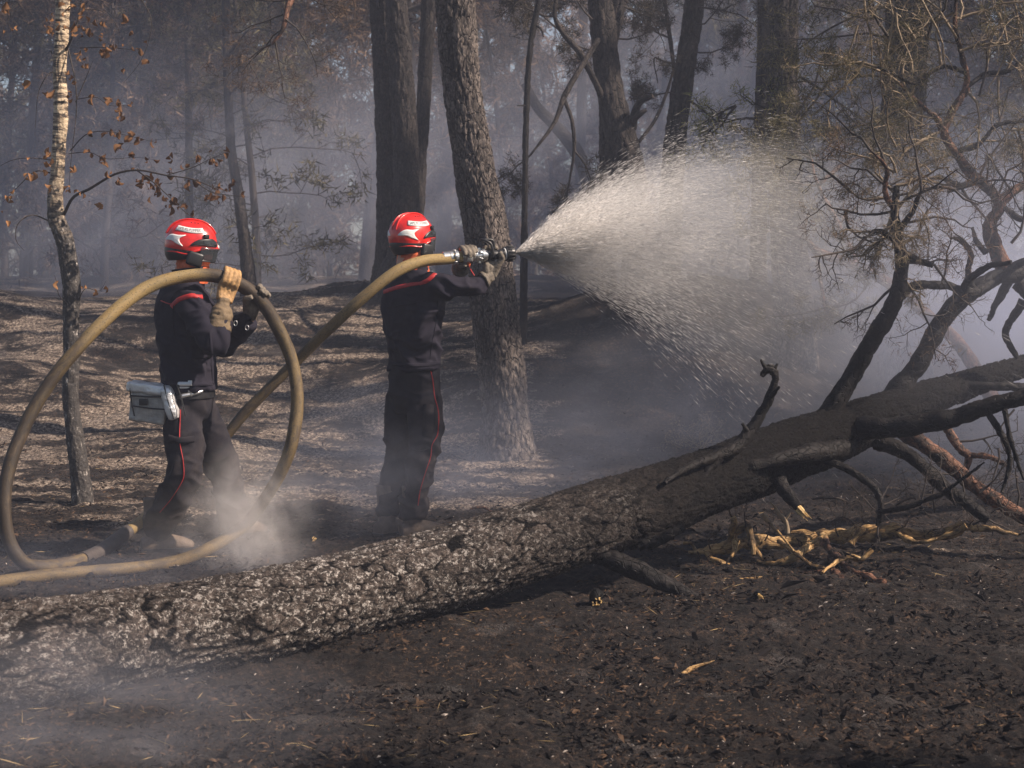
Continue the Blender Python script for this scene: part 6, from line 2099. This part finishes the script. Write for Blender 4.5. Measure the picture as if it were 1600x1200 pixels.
def pouch():
    """silver pouch on the left man's belt"""
    c0 = P(236, 630, 8.47)
    root = thing('belt_pouch', 'silver foil-covered tool pouch hanging on the belt of the left fireman', 'pouch', P(240, 662, 8.45))
    F = norm(np.array([1, .05, 0]))
    U = np.array([0, 0, 1.0])

    def panel(name, c, w, h, d, mat, rot=0.0, par=root, seed=1, bev=.012, amp=.004):
        W = Matrix.Translation(Vector(c)) @ Matrix.Rotation(math.radians(rot), 4, 'Y')
        mb = MB()
        mb.box(W, w, d, h, bevel=bev)
        V, Fq = remesh(mb, .005, 2, lambda V, N: (1 - np.abs(fbm(V * 13, 3, seed)) * 3) * amp)
        return from_vf(name, V, Fq, M[mat], par)
    bagb = panel('bag_body', P(235, 636, 8.47), .190, .160, .14, 'foil_dirty', 8, seed=2)
    lid = panel('lid', P(233, 606, 8.46), .205, .050, .155, 'foil', 7, seed=3)
    panel('side_roll', P(267, 630, 8.40), .058, .175, .11, 'foil', -14, seed=4, bev=.022)
    for k, (a, b, c_, d) in enumerate(((203, 618, 262, 620), (206, 634, 262, 640))):
        mb = MB()
        mb.tube(np.array([list(P(a, b, 8.385)), list(P((a + c_) / 2, (b + d) / 2 + 1, 8.382)), list(P(c_, d, 8.385))]), r=.004, n=6)
        mb.build('black_trim', M['black'], bagb)
    for k, pl in enumerate(([(203, 598), (204, 618), (210, 650)], [(256, 601), (262, 625), (272, 655)], [(276, 600), (284, 625), (290, 650)])):
        mb = MB()
        mb.tube(resample(PP([(a, b, 8.385 if k == 0 else 8.345) for a, b in pl]), .01), r=.004, n=6)
        mb.build('black_trim', M['black'], bagb)
    mb = MB()
    mb.box(Matrix.Translation(Vector(P(224, 628, 8.39))), .045, .01, .035, bevel=.004)
    mb.build('black_patch', M['black'], bagb)
    mb = MB()
    mb.tube(resample(PP([(262, 603, 8.44, .012), (280, 600, 8.40, .012), (300, 600, 8.39, .010)]), .01), n=8)
    mb.build('strap', M['foil'], root)


pouch()

# ------------------------------------------------------------------ water spray
def spray():
    rs = np.random.default_rng(123)
    AX = norm(np.array([NDIR[0], NDIR[1], 0]) + np.array([0, 0, .19]))
    S = norm(np.cross(AX, [0, 0, 1]))
    Uv = np.cross(S, AX)
    G = .150
    half = math.radians(31)
    root = thing('water_spray', 'wide cone of white water bursting from the nozzle', 'water', NOZ)
    # droplets and broken water threads, lying along their flight
    n = 145000
    s = np.minimum(-np.log(1 - rs.random(n) * .965) * .95, 3.1)
    ring = rs.random(n)
    a = half * np.where(rs.random(n) < .5, ring ** .5, 1 - .28 * rs.random(n) ** 1.4)
    # finger-like jets: cluster directions
    nj = 420
    ja = half * (rs.random(nj) ** .55)
    jp = rs.random(nj) * 2 * math.pi
    k = rs.integers(0, nj, n)
    use = rs.random(n) < .62
    a = np.where(use, ja[k] + rs.normal(size=n) * .010, a)
    ph = np.where(use, jp[k] + rs.normal(size=n) * .02, rs.random(n) * 2 * math.pi)
    a = a + rs.normal(size=n) * .03 * (1 + s)
    # upper side carries more water
    keep = rs.random(n) < ((.55 + .45 * np.sin(ph)) + .18) * np.where(np.sin(ph) < 0, np.clip(1.7 - s * .9, .05, 1), np.clip(2.4 - s * .75, .15, 1))
    s, a, ph = s[keep], a[keep], ph[keep]
    d = AX[None] * np.cos(a)[:, None] + (S[None] * np.cos(ph)[:, None] + Uv[None] * np.sin(ph)[:, None]) * np.sin(a)[:, None]

    def pos(ss):
        p = NOZ[None] + d * (ss / np.cos(a))[:, None]
        p[:, 2] -= G * (ss / np.cos(a)) ** 2
        return p
    L = .018 + .050 * rs.random(len(s)) ** 1.4
    p0, p1 = pos(s), pos(s + L)
    jitter = rs.normal(size=p0.shape) * (.001 + .012 * s[:, None])
    p0, p1 = p0 + jitter, p1 + jitter
    w = np.exp(rs.normal(size=len(s)) * .45) * (.00093 - .00052 * smooth(.3, 2.2, s)) * np.where(s < .5, 1.3, 1)
    t = norm(p1 - p0)
    u = norm(np.cross(t, rs.normal(size=t.shape)))
    v = np.cross(t, u)
    mid = (p0 + p1) / 2
    V = np.stack([p0, mid + u * w[:, None], mid - u * w[:, None] * .6 + v * w[:, None] * .8, p1], 1).reshape(-1, 3)
    b = np.arange(len(s))[:, None] * 4
    F = np.concatenate([b + np.array([q]) for q in ([0, 1, 2, 2], [0, 2, 3, 3], [0, 3, 1, 1], [1, 3, 2, 2])])
    mb = MB()
    mb.add(V, F)
    o = mb.build('droplets', M['water'], root, tc=False)
    tag(o, kind='stuff')
    # fine mist filling the cone: a real volume, thinning with distance
    t = NT("spray_mist")
    vol = t.n("ShaderNodeVolumePrincipled")
    vol.inputs["Color"].default_value = (.995, .99, .985, 1)
    vol.inputs["Anisotropy"].default_value = .1
    t.l(vol.outputs[0], t.out.inputs["Volume"])
    tc = t.n("ShaderNodeTexCoord")
    sp = t.n("ShaderNodeSeparateXYZ")
    t.l(tc.outputs["Object"], sp.inputs[0])
    x, y, z = sp.outputs
    x = t.math('MAXIMUM', x, .012)
    z = t.math('ADD', z, t.math('MULTIPLY', t.math('MULTIPLY', x, x), G / math.cos(half) * 1.2))
    ry, rz = t.math('DIVIDE', y, x), t.math('DIVIDE', z, x)
    rr = t.math('SQRT', t.math('ADD', t.math('MULTIPLY', ry, ry), t.math('MULTIPLY', rz, rz)))
    edge = t.math('MULTIPLY', t.math('SUBTRACT', math.tan(half) * 1.02, rr), 6.0, True)
    fall = t.math('DIVIDE', .70, t.math('POWER', t.math('ADD', x, .03), 1.8))
    cv = t.n("ShaderNodeCombineXYZ")
    t.l(t.math('MULTIPLY', ry, 22), cv.inputs[0])
    t.l(t.math('MULTIPLY', rz, 22), cv.inputs[1])
    t.l(t.math('MULTIPLY', x, 2.6), cv.inputs[2])
    ns = t.noise(cv.outputs[0], 1.0, 3, .65)
    fall = t.math('ADD', fall, t.math('MULTIPLY', t.math('SUBTRACT', .5, x, True), 8.0))
    ray_ = t.ramp(ns, [(.34, .12), (.5, .8), (.7, 2.2 / 2.2)])
    upk = t.math('ADD', .75, t.math('MULTIPLY', rz, .95))
    end = t.math('MULTIPLY', t.math('SUBTRACT', t.math('ADD', 2.75, t.math('MULTIPLY', rz, 1.2)), x), .5, True)
    den = t.math('MULTIPLY', t.math('MULTIPLY', edge, fall), t.math('MULTIPLY', ray_, t.math('MULTIPLY', upk, end)))
    den = t.math('MULTIPLY', den, 1.5)
    t.l(den, vol.inputs["Density"])
    mb = MB()
    xs = np.linspace(0.0, 3.0, 14)
    th = np.linspace(0, 2 * math.pi, 28, endpoint=False)
    V = []
    for xx in xs:
        R = xx * math.tan(half) * 1.03 + .012
        V += [(xx, math.cos(q) * R, math.sin(q) * R - xx * xx * G / math.cos(half) * 1.2) for q in th]
    F = [(i * 28 + j, i * 28 + (j + 1) % 28, (i + 1) * 28 + (j + 1) % 28, (i + 1) * 28 + j) for i in range(13) for j in range(28)]
    V += [(0, 0, 0), (xs[-1], 0, -xs[-1] ** 2 * G / math.cos(half) * 1.2)]
    n0 = 14 * 28
    F += [(j, n0, (j + 1) % 28, (j + 1) % 28) for j in range(28)] + [(13 * 28 + j, 13 * 28 + (j + 1) % 28, n0 + 1, n0 + 1) for j in range(28)]
    mb.add(np.array(V), np.array(F))
    me = mb.mesh('mist', t.mat, tc=False)
    o = bpy.data.objects.new('mist', me)
    COL.objects.link(o)
    o.parent = root
    o.matrix_basis = Matrix((AX, -S, Uv)).transposed().to_4x4()
    tag(o, kind='stuff')


spray()

# ------------------------------------------------------------------ smoke and dust


def smoke(name, label, c, size, dens, col=(.86, .87, .92), scale=2.2, seed=0.0, lo=.42, hi=.72, rot=0.0, stretch=(1, 1, 1)):
    t = NT(name)
    vol = t.n("ShaderNodeVolumePrincipled")
    vol.inputs["Color"].default_value = (*col, 1)
    t.l(vol.outputs[0], t.out.inputs["Volume"])
    tc = t.n("ShaderNodeTexCoord")
    ln = t.n("ShaderNodeVectorMath", operation='LENGTH')
    t.l(tc.outputs["Object"], ln.inputs[0])
    f = t.math('SUBTRACT', 1.0, ln.outputs["Value"], True)
    f = t.math('POWER', f, 1.3)
    mp = t.n("ShaderNodeMapping")
    mp.inputs["Location"].default_value = (seed, seed * .7, seed * .3)
    mp.inputs["Scale"].default_value = stretch
    t.l(tc.outputs["Object"], mp.inputs[0])
    ns = t.noise(mp.outputs[0], scale, 5, .6, .6)
    r = t.ramp(ns, [(lo, 0.0), (hi, 1.0)])
    t.l(t.math('MULTIPLY', t.math('MULTIPLY', f, r), dens), vol.inputs["Density"])
    mb = MB()
    V, F = [], []
    for i in range(1, 12):
        for j in range(24):
            a, b = math.pi * i / 12, 2 * math.pi * j / 24
            V.append((math.sin(a) * math.cos(b), math.sin(a) * math.sin(b), math.cos(a)))
    F += [(i * 24 + j, (i + 1) * 24 + j, (i + 1) * 24 + (j + 1) % 24, i * 24 + (j + 1) % 24) for i in range(10) for j in range(24)]
    V += [(0, 0, 1), (0, 0, -1)]
    F += [(j, (j + 1) % 24, 264, 264) for j in range(24)] + [(240 + j, 265, 240 + (j + 1) % 24, 240 + (j + 1) % 24) for j in range(24)]
    V = np.array(V)
    mb.add(V * 1.0, np.array(F))
    o = mb.build(name, t.mat, tc=False)
    o.location = tuple(c)
    o.scale = tuple(size)
    o.rotation_euler = (0, rot, 0)
    tag(o, label, kind='stuff')
    return o


WARM, COOL = (.93, .89, .87), (.70, .75, .92)
smoke('dust', 'pale dust kicked up where the hose drags behind the fallen trunk', P(392, 815, 8.1), (.38, .34, .46), 5.5, WARM, 2.4, 3, .40, .66)
smoke('smoke', 'thin smoke trailing low over the hose behind the left end of the trunk', P(170, 890, 7.3), (1.7, .45, .22), .7, COOL, 2.6, 33, .34, .72)
smoke('smoke', 'wisp of smoke drifting past the nozzle man legs', P(560, 760, 8.7), (.9, .35, .45), .9, COOL, 2.4, 37, .36, .72)
smoke('dust', 'thin dust drifting over the left fireman boots', P(335, 840, 8.4), (.65, .4, .36), 1.3, WARM, 2.6, 5, .38, .70)
smoke('smoke', 'low smoke drifting over the ground in the lower left corner', P(140, 1150, 4.9), (1.0, .45, .42), 1.7, (.80, .82, .93), 1.7, 9, .36, .70)
smoke('smoke', 'smoke lying between the nozzle man and the leaning pine', P(700, 720, 10.6), (1.7, 1.0, .7), .75, COOL, 1.9, 12, .36, .70)
smoke('smoke', 'blue smoke bank rolling behind the right end of the fallen pine', P(1580, 480, 10.8), (2.0, 1.6, 1.5), 1.3, COOL, 1.6, 16, .30, .70)
smoke('smoke', 'pale smoke standing in the gap behind the double-stemmed pine', P(640, 330, 24.5), (4.0, 2.0, 2.8), .75, COOL, 1.4, 20, .28, .7)
smoke('smoke', 'smoke lying in the hollow behind the left dune', P(150, 390, 24), (5.6, 2.4, 3.2), .55, COOL, 1.5, 22, .30, .7)
smoke('smoke', 'smoke bank behind the spray between the pines', P(1200, 260, 24), (5.5, 2.4, 3.2), .65, COOL, 1.4, 26, .28, .7)
smoke('smoke', 'thin mist hanging under the spray in front of the dark bank', P(1080, 640, 10.6), (1.7, 1.0, .8), .5, COOL, 1.8, 29, .34, .72)

smoke('smoke', 'tall veil of smoke hanging in the wood above the left dune', P(260, 160, 19.6), (3.4, 1.3, 1.9), .42, COOL, 1.5, 41, .26, .72)
smoke('smoke', 'blue smoke drifting through the wood above the spray', P(1020, 120, 20.8), (3.2, 1.3, 2.0), .40, COOL, 1.5, 45, .26, .72)
smoke('smoke', 'faint smoke drifting through the limbs of the fallen crown', P(1540, 380, 8.4), (1.1, .9, 1.3), .30, COOL, 1.6, 49, .26, .72)
# the air itself: even haze over the whole clearing
t = NT("haze_air")
vol = t.n("ShaderNodeVolumePrincipled")
vol.inputs["Color"].default_value = (.68, .74, .93, 1)
vol.inputs["Density"].default_value = .0036
t.l(vol.outputs[0], t.out.inputs["Volume"])
mb = MB()
x0, x1, y0, y1, z0, z1 = -62, 62, -12, 112, -2.0, 23.0
mb.box(Matrix.Translation(((x0 + x1) / 2, (y0 + y1) / 2, (z0 + z1) / 2)), x1 - x0, y1 - y0, z1 - z0)
o = mb.build('haze', t.mat, smooth_=False, tc=False)
tag(o, 'even blue-grey smoke haze filling the clearing', kind='stuff')
